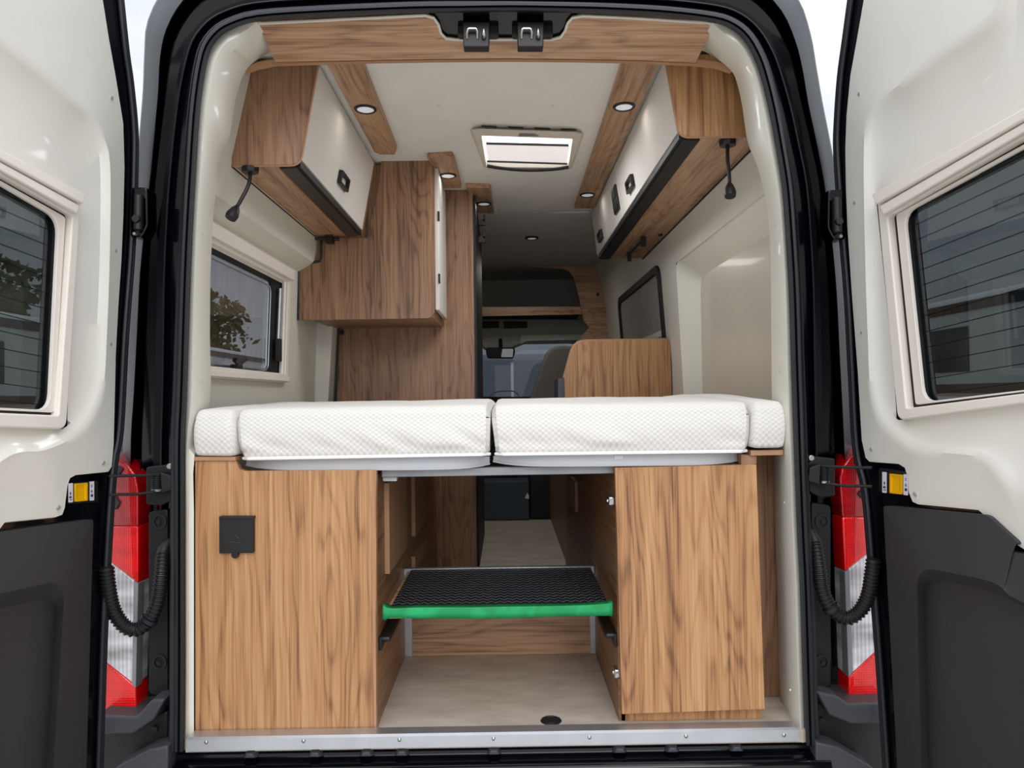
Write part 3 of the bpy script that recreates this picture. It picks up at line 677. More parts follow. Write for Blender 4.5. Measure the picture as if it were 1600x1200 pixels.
goR = [(1415, 333), E((1600, 236), (1421, 332), 0.62), E((1600, 609), (1454, 626), 0.62), (1446, 627)]
giR = [(1400, 325), E((1600, 226), (1421, 322), 0.65), E((1600, 620), (1454, 636), 0.65), (1430, 640)]
AR = [(1355, -5), (1344, 60), (1334, 117), (1328, 180), (1326, 233), (1327, 290), (1329, 350), (1337, 467), (1346, 583), (1352, 688), (1358, 716), (1364, 722), (1410, 725), (1420, 731), (1424, 745), (1426, 770), (1432, 785), (1440, 789), (1536, 798), (1552, 812), (1585, 845), (1606, 858), ('w', 0.45, 0.525), ('w', 0.62, 0.52), ('w', 0.72, 0.52), ('w', 0.72, 0.8), ('w', 0.72, 1.5), ('w', 0.60, 1.74), ('w', 0.4, 1.79), ('w', 0.15, 1.80)]
BR = [(1575, 0), (1480, 72), (1430, 115), (1390, 145), (1364, 178), (1356, 230), (1358, 400), (1362, 520), (1366, 610), (1378, 660), (1405, 690), (1440, 712), (1535, 722), (1565, 745), (1600, 795), ('w', 0.5, 0.61), ('w', 0.66, 0.63), ('w', 0.69, 0.8), ('w', 0.69, 1.3), ('w', 0.66, 1.55), ('w', 0.5, 1.66)]
CR = [(1600, 22), (1500, 96), (1450, 130), (1405, 158), (1380, 190), (1370, 235), (1372, 400), (1376, 520), (1381, 600), (1394, 640), (1418, 665), (1460, 686), (1540, 694), (1575, 708), (1600, 735), ('w', 0.5, 0.67), ('w', 0.62, 0.69), ('w', 0.67, 0.8), ('w', 0.66, 1.3), ('w', 0.64, 1.5), ('w', 0.5, 1.60)]
lowR = [(1380, 790), (1543, 805), (1592, 850), ('w', 0.44, 0.52), ('w', 0.70, 0.52), ('w', 0.70, -0.42), (1404, 1240)]
liR = [(1432, 885), (1500, 898), (1560, 910), ('w', 0.48, 0.44), ('w', 0.62, 0.44), ('w', 0.62, -0.36), (1440, 1225)]
build_door(DR, 'open rear door on the right with cream liner and tinted window', rimR, AR, BR, CR, woR, wiR, goR, giR, lowR, liR, (1376, 733, 1422, 772),
           [(1343, 147), (1336, 317), (1347, 520), (1362, 702), (1430, 772)], 'door_2')

# hinges, check straps, conduits, tail lamps -----------------------------------------------
for side in (0, 1):
    sx = 'left' if side == 0 else 'right'
    f = (lambda x: x) if side == 0 else (lambda x: 1524 - x)
    dyy = 0 if side == 0 else 4
    b = MB(); b.prism(rp([P(f(x), y + dyy, 0.02) for x, y in [(205, 292), (230, 292), (231, 352), (222, 370), (203, 370)]], 0.008), (0, 0.05, 0)); h = b.build('upper_hinge', 'black_paint', body, bevel=0.004)
    b = MB(); b.tube([P(f(217), 305 + dyy, 0.005), P(f(216), 360 + dyy, 0.005)], 0.011, 14); b.build('hinge_pin', 'black_plastic', h, bevel=0.002)
    b = MB(); b.disc(P(f(215), 343 + dyy, 0.0), (0, -1, 0), 0.010, 0.012, 6); b.build('hinge_nut', 'rubber', h, bevel=0.001)
    b = MB(); b.disc(P(f(212), 366 + dyy, 0.01), (0, -1, 0), 0.004, 0.008, 8); b.build('bolt_head', 'galv', h)
    # check strap
    g = (lambda x, y: (x, y)) if side == 0 else (lambda x, y: (1533 - x, y - 13))
    cks = thing('door_check_strap', 'black door check with spring and two rods at the %s pillar' % sx, 'door check', P(*g(248, 790), 0.02), 'door check straps')
    b = MB(); b.prism(rp([P(*g(x, y), 0.015) for x, y in [(228, 730), (262, 726), (272, 740), (268, 782), (252, 790), (228, 788)]], 0.006), (0, 0.03, 0)); b.build('mount_plate', 'black_plastic', cks, bevel=0.003)
    b = MB(); cp = [P(*g(245, y), -0.012) for y in [741 + i * 1.0 for i in range(28)]]
    b.tube(cp, [0.0115 + (0.0018 if i % 3 == 0 else -0.0008) for i in range(28)], 14); b.build('spring_roller', 'rubber', cks)
    b = MB(); b.disc(P(*g(245, 764), -0.012), (0, 0, -1), 0.0125, 0.005, 14); b.build('roller_collar', 'steel' if side == 1 else 'galv', cks)
    for yy, y2 in ((744, 741), (773, 767)):
        b = MB(); b.tube([P(*g(170, yy), -0.10), P(*g(215, yy - 1), -0.05), P(*g(252, y2), -0.012)], 0.0035, 8); b.build('rod', 'black_plastic', cks)
    b = MB(); b.prism(rp([P(*g(x, y), -0.02) for x, y in [(250, 738), (268, 744), (270, 765), (252, 770)]], 0.004), (0, 0.036, 0)); b.build('pivot_arm', 'black_plastic', cks, bevel=0.003)
    b = MB(); b.disc(P(*g(268, 728), 0.0), (0, -1, 0), 0.0085, 0.012, 14, 0.007); b.build('bolt_head', 'steel', cks, bevel=0.001)
    # conduit
    if side == 0: path = [((266, 848), 0.03), ((256, 862), 0.01), ((252, 900), -0.02), ((246, 940), -0.03), ((232, 970), -0.035), ((212, 984), -0.04), ((192, 976), -0.05), ((176, 950), -0.06), ((169, 915), -0.07), ((166, 885), -0.075)]
    else: path = [((1266, 832), 0.03), ((1274, 850), 0.01), ((1280, 890), -0.02), ((1286, 925), -0.03), ((1300, 952), -0.035), ((1322, 966), -0.04), ((1342, 956), -0.05), ((1356, 932), -0.06), ((1362, 900), -0.07), ((1365, 872), -0.075)]
    cp = cr_spline([P(x, y, d) for (x, y), d in path], 12)
    # resample evenly
    ev = [cp[0]]; step = 0.0022; acc = 0
    for a, c in zip(cp, cp[1:]):
        seg = (c - a).length; u = step - acc
        while u < seg: ev.append(lerp(a, c, u / seg)); u += step
        acc = seg - (u - step)
    n = len(ev); rad = []
    for i in range(n):
        fr_ = i / n
        rad.append(0.0165 if fr_ < 0.08 else (0.0172 if i % 4 < 2 else 0.0142))
    cdn = thing('cable_conduit', 'black corrugated cable conduit looping from the %s pillar to its door' % sx, 'cable', ev[n // 2], 'corrugated cable conduits')
    b = MB(); b.tube(ev, rad, 14); b.build('corrugated_tube', 'black_plastic', cdn)
    i = int(n * 0.47); b = MB(); b.tube(ev[i - 2:i + 3], 0.0205, 16); b.build('cable_clip', 'rubber', cdn)
    # tail lamp
    tl = thing('tail_lamp', 'tall red and clear tail lamp on the %s rear corner' % sx, 'tail lamp', P(f(190), 1118, 0.06), 'tail lamps')
    if side == 0:
        up = [(140, 700), (183, 716), (200, 727), (211, 741), (216, 765), (216, 912), (172, 878), (140, 852)]
        up1 = [(140, 700), (183, 716), (200, 727), (211, 741), (216, 765), (216, 822), (140, 822)]; up2 = [(140, 822), (216, 822), (216, 912), (172, 878), (140, 852)]
        midp = [(140, 852), (172, 878), (216, 912), (212, 1072), (165, 1035), (140, 1014)]
        lowp = [(140, 1014), (165, 1035), (212, 1072), (213, 1117), (172, 1115), (140, 1115)]
        clips = [[(150, 728), (184, 728), (192, 733), (184, 745), (150, 748)], [(150, 774), (180, 775), (187, 786), (182, 796), (150, 798)]]
        trims = [(216, 912), (209, 908), (206, 1069), (212, 1075)]
    else:
        up1 = [(1380, 690), (1346, 702), (1328, 715), (1316, 730), (1312, 748), (1316, 808), (1380, 808)]; up2 = [(1380, 808), (1316, 808), (1320, 894), (1360, 862), (1390, 838)]
        midp = [(1390, 838), (1360, 862), (1320, 894), (1326, 1058), (1369, 1018), (1390, 998)]
        lowp = [(1390, 998), (1369, 1018), (1326, 1058), (1326, 1101), (1366, 1099), (1390, 1099)]
        clips = [[(1370, 712), (1345, 714), (1338, 722), (1343, 732), (1370, 733)], [(1370, 762), (1350, 763), (1341, 772), (1348, 780), (1370, 782)]]
        trims = [(1320, 894), (1327, 890), (1333, 1050), (1326, 1058)]
    for nm, pts, mt in (('dark_red_lens', up1, 'dred'), ('red_lens', up2, 'red'), ('clear_lens', midp, 'clearlens'), ('lower_red_lens', lowp, 'red')):
        b = MB(); b.prism([P(x, y, 0.035) for x, y in pts], (0, 0.07, 0)); b.build(nm, mt, tl, bevel=0.004, seg=3)
    b = MB(); b.prism([P(x, y, 0.031) for x, y in trims], (0, 0.03, 0)); b.build('grey_trim', 'galv', tl)
    for cpz in clips:
        b = MB(); b.prism([P(x, y, 0.029) for x, y in cpz], (0, 0.012, 0)); b.build('clip_cover', 'grey_plastic', tl, bevel=0.002)

# ================================================================== LOWER CABINETS
YB = 1.63      # plane of bathroom wall
XL, XR = -0.312, 0.268
lc = thing('bed_cabinet', 'walnut cabinet under the left side of the bed with black socket cover', 'cabinet', (-0.5, 0.3, 0))
# rear panel with step at the top-left
pl = [(305, 1139), (305, 719), (368, 719), (370, 724), (374, 733), (382, 736), (588, 735), (588, 1133)]
pl = [P(x, y, 0.012) for x, y in pl]
zb = 0.001
pl[0].z = zb; pl[-1].z = zb
b = MB(); b.prism(pl, (0, 0.018, 0)); b.build('rear_panel', 'wood_v', lc, smooth=False, bevel=0.0008)
xw = pl[-1].x; zt = pl[-2].z
b = MB(); b.box(pl[0].x - 0.008, pl[0].x - 0.001, 0.02, 0.03, 0.002, 0.65); b.build('dark_seam', 'dark', lc)  # near-black seam strip between moulding and cabinet
# long inner side wall
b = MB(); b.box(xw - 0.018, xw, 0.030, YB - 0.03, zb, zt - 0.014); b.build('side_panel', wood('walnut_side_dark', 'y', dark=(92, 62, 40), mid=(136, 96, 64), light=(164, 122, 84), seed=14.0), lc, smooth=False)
b = MB(); b.box(xw - 0.006, xw + 0.0005, 0.0115, 0.031, zb, zt); b.build('edge_band', 'edge', lc, smooth=False)
q = [P(303, 714, 0.006), P(368, 714, 0.006), P(368, 720, 0.006), P(303, 720, 0.006)]
b = MB(); b.prism(q, (0, 1.0, 0)); b.build('cap_strip', 'edge', lc, smooth=False, bevel=0.001)
# vertical cleats on the inner wall
def cleat(px0, px1, py0, py1, x, mat='edge', parent=lc, th=0.02, sgn=1, name='cleat'):
    a = PX(px0, py0, x); c = PX(px0, py1, x); y = (a.y + c.y) / 2
    p0 = P(px0, py0, y); p1 = P(px1, py1, y)
    b = MB(); b.box(min(x, p1.x), max(x, p1.x), y, y + 0.10 if False else y + 0.02, p1.z, p0.z)
    return b.build(name, mat, parent, bevel=0.001)
for x0, x1, ya, yb_ in ((601, 609, 755, 897), (643, 649, 745, 838), (643, 649, 870, 893)):
    y = P(x0, ya, 0).y
    # find depth where the wall face meets that pixel column
    yy = PX(x0, (ya + yb_) / 2, xw).y
    p0 = P(x0, ya, yy); p1 = P(x1, yb_, yy); b = MB(); b.box(xw - 0.001, p1.x, yy, yy + 0.35, p1.z, min(p0.z, 0.64)); b.build('door_edge' if False else 'inner_board', 'edge', lc, smooth=False, bevel=0.001)
# socket cover
so = thing('socket_cover', 'square black external socket cover with small tab', 'socket cover', P(369, 838, 0.0))
b = MB(); b.prism(rp([P(x, y, 0.0) for x, y in [(342, 808), (396, 808), (396, 864), (342, 865)]], 0.003), (0, 0.012, 0)); b.build('lid', 'black_plastic', so, bevel=0.002)
b = MB(); b.prism(rp([P(x, y, -0.004) for x, y in [(342, 807), (396, 807), (396, 811), (342, 811)]], 0.001), (0, 0.016, 0)); b.build('hinge_bar', 'rubber', so, bevel=0.001)
b = MB(); b.disc(P(369, 866, 0.011), (0, -1, 0), 0.0085, 0.010, 18); b.build('pull_tab', 'black_plastic', so, bevel=0.001)
b = MB()
for (xa, ya, xb, yb_) in ((361, 843, 368, 837), (368, 837, 374, 842), (374, 842, 375, 847), (360, 847, 376, 848), (362, 841, 361, 846)):
    b.tube([P(xa, ya, -0.0005), P(xb, yb_, -0.0005)], 0.0009, 5)
b.build('embossed_mark', 'grey_plastic', so)

rc_ = thing('bed_cabinet', 'walnut cabinet under the right side of the bed, its door slightly tilted', 'cabinet', (0.45, 0.3, 0))
dpts = [(961, 731), (1182, 726), (1195, 1108), (972, 1116)]
q = [P(x, y, 0.02) for x, y in dpts]
b = MB(); b.prism(q, (0, 0.018, 0)); dr = b.build('cabinet_door', 'wood_v2', rc_, smooth=False, bevel=0.0008)
b = MB(); b.box(q[3].x + 0.002, q[2].x - 0.002, 0.042, 0.17, 0.001, 0.10); b.build('plinth', 'wood_v', rc_, smooth=False)
zt2 = P(1000, 729, 0.05).z
xr_in = PX(960, 900, 0).x if False else 0.272
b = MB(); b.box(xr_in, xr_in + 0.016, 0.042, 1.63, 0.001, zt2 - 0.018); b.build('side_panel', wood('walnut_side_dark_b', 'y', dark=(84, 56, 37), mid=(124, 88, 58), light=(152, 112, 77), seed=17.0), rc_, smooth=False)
p0, p1 = P(1160, 712, 0.17), P(1222, 1092, 0.17)
b = MB(); b.box(P(1160, 712, 0.17).x, P(1221, 900, 0.17).x, 0.17, 0.188, 0.001, p0.z); b.build('back_panel', 'wood_v3', rc_, smooth=False)
q = [P(1158, 710, 0.03), P(1182, 712, 0.03), P(1182, 725, 0.03), P(1158, 727, 0.03)]
b = MB(); b.prism(q, (0, 0.7, 0)); b.build('support_block', 'wood_v3', rc_, smooth=False)
q = [P(1173, 704, 0.02), P(1224, 703, 0.02), P(1224, 711, 0.02), P(1173, 712, 0.02)]
b = MB(); b.prism(q, (0, 1.0, 0)); b.build('cap_strip', 'edge', rc_, smooth=False, bevel=0.001)
for (hx, hy) in ((957, 783), (966, 1053)):
    c = P(hx, hy, 0.043); b = MB(); b.box(c.x - 0.010, c.x + 0.006, 0.041, 0.075, c.z - 0.011, c.z + 0.011)
    hh = b.build('door_hinge_metal', 'steel', rc_, bevel=0.003)
    b = MB(); b.disc(c + V((-0.004, -0.006, 0)), (0, -1, 0), 0.004, 0.003, 10); b.disc(c + V((-0.007, 0.01, 0.0)), (-1, 0, 0), 0.005, 0.006, 10); b.build('hinge_screw', 'steel', hh)
yy = PX(903, 780, xr_in).y
b = MB(); p0 = P(898, 745, yy); p1 = P(902, 800, yy); b.box(p0.x, xr_in + 0.001, yy, yy + 0.2, p1.z, p0.z - 0.02); b.build('inner_board', 'edge', rc_, smooth=False)

# raised tread with mat -----------------------------------------------------------------
tr = thing('garage_tread', 'raised tread shelf between the bed cabinets covered in black ribbed rubber', 'shelf', (-0.02, 0.27, 0.27))
ZT = 0.272
xa, xb = XL + 0.004, xr_in - 0.002
xa = xw + 0.001
b = MB(); b.box(P(600, 957, 0.05).x, P(956, 957, 0.05).x, 0.046, 0.50, ZT - 0.011, ZT); b.build('shelf_board', 'wood_x', tr, smooth=False)
b = MB(); b.box(P(606, 950, 0.05).x, P(955, 950, 0.05).x, 0.047, 0.495, ZT, ZT + 0.003); b.build('rubber_mat', 'mat', tr)
b = MB(); b.box(xa, xb, 0.497, 0.515, ZT - 0.02, ZT + 0.006); b.build('rear_edge', 'alu', tr, bevel=0.001)
# green tape, wrinkled
tp = [(598, 947, 967), (601, 948, 969), (606, 951, 966), (612, 952, 965), (650, 950.5, 966), (700, 950, 966), (740, 950, 966.5), (790, 949, 966), (840, 948.5, 964), (890, 947.5, 963), (930, 946, 962), (950, 944, 962), (957, 942, 963)]
b = MB(); n = len(tp)
b.loft([[P(x, a, 0.043) + V((0, 0.028, 0.0)) for x, a, c in tp], [P(x, a, 0.040) + V((0, 0, 0.001)) for x, a, c in tp], [P(x, lerp(a, c, 0.5), 0.0375 + 0.0015 * (i % 2)) for i, (x, a, c) in enumerate(tp)], [P(x, c, 0.040) for x, a, c in tp]], False)
tape = b.build('masking_tape', 'tape', None, solid=0.0008); tag(tape, 'bright green masking tape stuck along the front edge of the tread', 'tape')
for sgn, pts, lab in ((1, [(593, 1005), (610, 975), (626, 955)], 'black support rail under the tread on the left cabinet wall'), (-1, [(966, 1000), (952, 975), (938, 955)], 'black support rail under the tread on the right cabinet wall')):
    x0 = xw if sgn > 0 else xr_in
    rail = thing('support_rail', lab, 'rail', (x0, 0.2, 0.21), 'tread support rails')
    xi = x0 + sgn * 0.030
    b = MB(); b.box(min(x0, xi), max(x0, xi), 0.052, 0.46, 0.200, 0.214); b.build('rail_bar', 'black_plastic', rail, bevel=0.006, seg=3)
    b = MB(); b.box(min(x0, x0 + sgn * 0.008), max(x0, x0 + sgn * 0.008), 0.05, 0.46, 0.180, 0.212); b.build('rail_flange', 'black_plastic', rail, bevel=0.002)
# riser with metal corner posts
rs = thing('tread_riser', 'low walnut riser board under the tread', 'board', (0, 0.52, 0))
b = MB(); b.box(P(643, 1000, 0.51).x, P(922, 1000, 0.51).x, 0.515, 0.53, 0.001, ZT - 0.022); b.build('board', 'wood_x', rs, smooth=False)
for px in (632, 922):
    b = MB(); b.box(P(px, 1000, 0.51).x, P(px + 12, 1000, 0.51).x, 0.511, 0.522, 0.001, ZT - 0.022); b.build('corner_post', 'alu', rs, bevel=0.001)
fd = thing('floor_vent_cap', 'round black cap set in the floor near the sill', 'cap', PZ(861, 1126, 0))
c = PZ(861, 1126, 0.0)
b = MB(); b.disc(c, (0, 0, 1), 0.0265, 0.002, 32, 0.025); cap = b.build('cap_disc', 'rubber', fd)
b = MB(); b.tube([c + V((0.019 * math.cos(a), 0.019 * math.sin(a), 0.002)) for a in [i * math.pi / 14 for i in range(28)]], 0.0012, 5, closed=True); b.build('cap_ring', 'black_plastic', fd)

# bed base & mattress ---------------------------------------------------------------------
bb = thing('bed_platform', 'pale grey bed platform boards on an aluminium crossbar', 'bed base', (0, 0.5, 0.66))
for (x0, x1, y0, y1, ya, yb_) in ((385, 765, 714, 736, 716, 729), (771, 1160, 711, 727, 712, 728)):
    pts = rp([P(x0, y0, 0.035), P(x1, y0 - 1, 0.035), P(x1, (730 if x0 < 700 else 724), 0.035), P(x0 + 3, (735 if x0 < 700 else 728), 0.035)], [0, 0, 0.012, 0.006])
    b = MB()
    n_ = 24; r1 = []; r2 = []; r3 = []; r4 = []
    for i in range(n_ + 1):
        t = i / n_; e = (1 - abs(2 * t - 1) ** 6)
        px = lerp(x0, x1, t); bot = lerp(735, 733, t) if x0 < 700 else lerp(729, 726, t)
        bot = bot - (1 - e) * 8
        y = 0.03 + (1 - e) * 0.04
        r1.append(P(px, (719 - 6 * t if x0 < 700 else 712.5 - 4.5 * t), y)); r2.append(P(px, bot, y)); r3.append(P(px, bot, y) + V((0, 1.2, 0)))
    b.loft([r1, r2, r3], False); o = b.build('base_board', 'slat', bb, solid=0.0); 
    b = MB(); b.tube([p + V((0, -0.001, 0.001)) for p in r2], 0.003, 6); b.build('edge_bead', 'slat', o)
b = MB(); q = [P(596, 733, 0.06), P(960, 727, 0.06), P(960, 740, 0.06), P(596, 746, 0.06)]; b.prism(q, (0, 0.03, 0)); b.build('crossbar', 'galv', bb, bevel=0.002)
b = MB(); q = rp([P(598, 745, 0.075), P(620, 745, 0.075), P(620, 752, 0.075), P(598, 752, 0.075)], 0.003); b.prism(q, (0, 0.02, 0)); b.build('bracket', 'slat', bb, bevel=0.001)
b = MB(); q = [P(960, 711, 0.026), P(973, 711, 0.026), P(973, 717, 0.026), P(960, 718, 0.026)]; b.prism(q, (0, 0.004, 0)); b.build('care_label', 'sticker', bb)

def cushion(px0, px1, pyt0, pyt1, pyb0, pyb1, depth, label, yf=0.0, rise=0.0, slant0=0, slant1=0, seedv=0, wr=0.003):
    """rounded mattress block with soft edges and creases"""
    tl, tr_, bl, br = P(px0, pyt0, yf), P(px1, pyt1, yf), P(px0 + slant0, pyb0, yf), P(px1 + slant1, pyb1, yf)
    nx, nz, ny = 60 if px1 - px0 > 200 else 16, 18, 30
    from mathutils import noise as mn
    r = 0.026
    rows = []
    # profile around front: bottom back -> bottom front -> top front -> top back
    prof = []
    def arc(cy, cz_, a0, a1, n=6): return [(cy + r * math.cos(lerp(a0, a1, i / n)), cz_ + r * math.sin(lerp(a0, a1, i / n))) for i in range(n + 1)]
    H = 1.0
    rb = 0.014
    prof_pts = []   # (y, frac of height, abs offset z)
    def Z(t, v): return lerp(lerp(bl.z, tl.z, v), lerp(br.z, tr_.z, v), t)
    def X(t, v): return lerp(lerp(bl.x, tl.x, v), lerp(br.x, tr_.x, v), t)
    hgt = (tl.z - bl.z)
    seq = [(depth, 0, 0.0), (0.3, 0, 0.0), (rb, 0, 0.0)]
    for i in range(1, 6): a = math.pi / 2 * i / 5; seq.append((rb - rb * math.sin(a), 0, rb - rb * math.cos(a)))
    for i in range(1, 14): seq.append((0.0, None, i / 14))
    for i in range(0, 7): a = math.pi / 2 * i / 6; seq.append((r - r * math.cos(a), 1, -(r - r * math.sin(a))))
    for i in range(1, 16): seq.append((lerp(r, depth - r, i / 15), 1, 0.0))
    for i in range(1, 6): a = math.pi / 2 * i / 5; seq.append((depth - r + r * math.sin(a), 1, -(r - r * math.cos(a))))
    seq.append((depth, 0, 0.0))
    for (yy_, v, dz) in seq[:-1]:
        row = []
        for i in range(nx + 1):
            t = i / nx
            # side rounding
            w = (tr_.x - tl.x); s_ = t * w; e = min(s_, w - s_); re = 0.022
            fall = (re - math.sqrt(max(0, re * re - (re - min(e, re)) ** 2)))
            if v is None: vv = dz; z = Z(t, 0) + rb + (Z(t, 1) - Z(t, 0) - rb - r) * dz
            else: vv = v; z = Z(t, v) + dz
            x = X(t, vv)
            y = yf + yy_
            topness = 1 if v == 1 else 0
            if v == 1:
                z -= fall * 0.8
                z += rise * math.sin(math.pi * min(max(yy_ / depth, 0), 1)) + 0.004 * mn.noise(V((x * 5, y * 5, seedv)))
            elif v == 0: z += fall * 0.35
            if yy_ < 0.03: y += fall * 0.7
            # creases on the front
            if v is None:
                k = mn.noise(V((x * 16 + z * 22 + seedv, z * 5, seedv))); m_ = max(0, 1 - dz * 1.3) * min(1, dz * 5)
                y += -wr * k * m_ * 2.2 * max(0, mn.noise(V((x * 3 + seedv * 2, 0, 3))) + 0.35) - 0.006 * math.sin(math.pi * dz)
            row.append(V((x, y, z)))
        rows.append(row)
    b = MB(); b.loft(rows, False)
    # ends
    m = len(rows)
    base = len(b.v)
    b.f.append(tuple(i * (nx + 1) for i in range(m))); b.f.append(tuple(i * (nx + 1) + nx for i in range(m - 1, -1, -1)))
    t_ = thing('mattress_section', label, 'mattress', (bl + br) / 2 + V((0, depth / 2, 0)), 'mattress sections across the bed')
    b.build('cover', 'knit', t_)
    # piping along the bottom seam
    pb = [V((X(i / 30, 0), yf + 0.004 + (0.02 if i in (0, 30) else 0), Z(i / 30, 0) + 0.001)) for i in range(31)]
    if px1 - px0 > 200: b = MB(); b.tube(pb, 0.0042, 6); b.build('piping', plain('white_piping%d' % seedv, (245, 244, 242), 0.6, noise=0.02), t_)
    return t_
MD = 1.35
cushion(300, 366, 640, 639, 713, 714, MD, 'narrow white mattress section at the left wall', 0.0, 0.012, 0, 2, 1, 0.001)
cushion(367, 766, 639, 633, 718, 711, MD, 'wide white mattress section left of the centre gap', 0.002, 0.012, 8, -1, 2, 0.016)
cushion(768, 1173, 633, 628, 711, 706, MD, 'wide white mattress section right of the centre gap', 0.002, 0.014, 6, -2, 3, 0.016)
cushion(1176, 1230, 628, 627, 701, 700, MD, 'narrow white mattress section at the right wall', 0.0, 0.022, -2, 0, 4, 0.001)

# ================================================================== LOCKERS
def locker(y0, y1, ftx, fbx, bx_t, bx_b, zb_, zt_, sgn, label, doors, lock_mat='wood_v3'):
    t = thing('overhead_locker', label, 'cupboard', (bx_b, (y0 + y1) / 2, zb_))
    def prof(y, inset=0.0, front=0.0):
        return rp([V((ftx + sgn * -1 * (inset + front) * -1 * -1 if False else ftx - sgn * inset * -1 * -1, y, zt_)), V((fbx, y, zb_)), V((bx_b, y, zb_)), V((bx_t, y, zt_))], [0, 0.03, 0, 0], 5)
    def pf(y, ins):
        # sgn=-1 for the left locker (front faces +x)
        d = ins * sgn
        return rp([V((ftx + d, y, zt_)), V((fbx + d, y, zb_ + ins * 0.15)), V((bx_b, y, zb_ + ins * 0.15)), V((bx_t, y, zt_))], [0, 0.028, 0, 0], 5)
    b = MB(); q = pf(y0, 0.0); b.prism(q, (0, 0.016, 0)); sp = b.build('end_panel', lock_mat, t, bevel=0.0006)
    n_ = len(q)
    b = MB(); q = pf(y1 - 0.016, 0.0); b.prism(q, (0, 0.016, 0)); b.build('end_panel', lock_mat, t)
    b = MB(); q = pf(y0 + 0.016, 0.022); b.prism(q, (0, y1 - y0 - 0.032, 0)); b.build('carcass', 'wood_y', t)
    # edge banding round the near panel
    q = pf(y0, 0.0)[:n_ - 1]
    b = MB(); b.tube([p + V((0, 0.006, 0)) for p in q], 0.0045, 6); b.build('edge_band', 'edge', t)
    nrm = V((zt_ - zb_, 0, -(ftx - fbx))).normalized() * (-sgn)   # outward normal of the front
    vdir = (V((ftx, 0, zt_)) - V((fbx, 0, zb_))).normalized()
    for d in doors:
        a, c = d['y']
        bot = V((fbx, 0, zb_)) + vdir * 0.020; top = V((ftx, 0, zt_)) - vdir * 0.004
        q = [V((bot.x, a, bot.z)), V((bot.x, c, bot.z)), V((top.x, c, top.z)), V((top.x, a, top.z))]
        q = [p - nrm * 0.019 for p in q]
        b = MB(); b.prism(q, nrm * 0.017); dd = b.build('locker_door', 'white_lam', t, bevel=0.0012)
        if 'h' in d:
            hy, hv = d['h']; cpt = V((fbx, hy, zb_)) + vdir * hv - nrm * 0.002
            wv, wy_ = 0.023, 0.060
            def pt(u, v, o): return cpt + V((0, u * wy_ , 0)) + vdir * (v * wv) + nrm * o
            oq = rp([pt(-1, -1, 0.014), pt(1, -1, 0.014), pt(1, 1, 0.014), pt(-1, 1, 0.014)], 0.005, 3)
            iq = rp([pt(-.84, -.62, 0.014), pt(.84, -.62, 0.014), pt(.84, .62, 0.014), pt(-.84, .62, 0.014)], 0.003, 3)
            b = MB(); b.frame(oq, iq, nrm * -0.014); b.build('handle', 'black_plastic', dd, bevel=0.001)
    # light rail under the front edge
    b = MB(); x0 = fbx + sgn * 0.012; x1 = fbx + sgn * 0.062
    b.box(min(x0, x1), max(x0, x1), y0 + 0.018, y1 - 0.018, zb_ - 0.006, zb_ + 0.004); b.build('light_rail', 'darkbrown' if sgn < 0 else 'dark', t, bevel=0.002)
    b = MB(); x0 = fbx + sgn * 0.002; x1 = fbx + sgn * 0.014; b.box(min(x0, x1), max(x0, x1), y0 + 0.018, y1 - 0.018, zb_ - 0.001, zb_ + 0.016); b.build('rail_lip', 'dark', t)
    # rubber gasket where the locker meets the wall
    b = MB(); b.tube([V((bx_b, y0, zb_ - 0.003)), V((bx_b, y1, zb_ - 0.003))], 0.005, 6); b.build('gasket', 'rubber', t)
    return t, nrm, vdir
pT, pB = P(497, 103, 0.28), P(470, 257, 0.28)
LZB = pB.z
pF = PZ(572, 372, LZB)
LY1 = 1.19
lockL, nL, vL = locker(0.28, LY1, pT.x, pB.x - 0.004, -0.73, -0.775, LZB, 1.775, -1, 'short overhead walnut locker with one pale door on the left wall',
       [dict(y=(0.298, LY1 - 0.018), h=(PX(536, 305, -0.56).y, 0.095))])
pT, pB = P(1040, 103, 0.26), P(1060, 213, 0.26)
RZB = pB.z
RY1 = 2.08
s1 = PX(945, 300, 0.46).y; s2 = PX(972, 300, 0.46).y
lockR, nR, vR = locker(0.26, RY1, pT.x, pB.x + 0.004, 0.69, 0.742, RZB, 1.775, 1, 'long overhead walnut locker with two pale doors on the right wall',
       [dict(y=(0.278, 1.245), h=(0.98, 0.078)), dict(y=(1.25, 1.40)), dict(y=(1.405, RY1 - 0.018), h=(1.86, 0.075))], 'wood_v2')
# control panel on the right locker
cpn = thing('control_panel', 'black control display panel between the right locker doors', 'control panel', (0.47, 1.3, 1.62), None)
def rl(y, v, o): return V((P(1060, 213, 0.26).x + 0.004, y, RZB)) + vR * v + nR * o
b = MB(); b.prism(rp([rl(1.265, 0.06, -0.001), rl(1.385, 0.06, -0.001), rl(1.385, 0.165, -0.001), rl(1.265, 0.165, -0.001)], 0.004, 3), nR * 0.007); pbm = b.build('panel_body', 'black_plastic', cpn, bevel=0.001)
b = MB(); b.prism([rl(1.28, 0.115, 0.0065), rl(1.37, 0.115, 0.0065), rl(1.37, 0.155, 0.0065), rl(1.28, 0.155, 0.0065)], nR * 0.001); b.build('display', 'dark', cpn)
for k in range(3):
    y = 1.29 + 0.034 * k
    b = MB(); b.prism([rl(y, 0.070, 0.0065), rl(y + 0.02, 0.070, 0.0065), rl(y + 0.02, 0.098, 0.0065), rl(y, 0.098, 0.0065)], nR * 0.002); b.build('switch', 'grey_plastic', cpn)

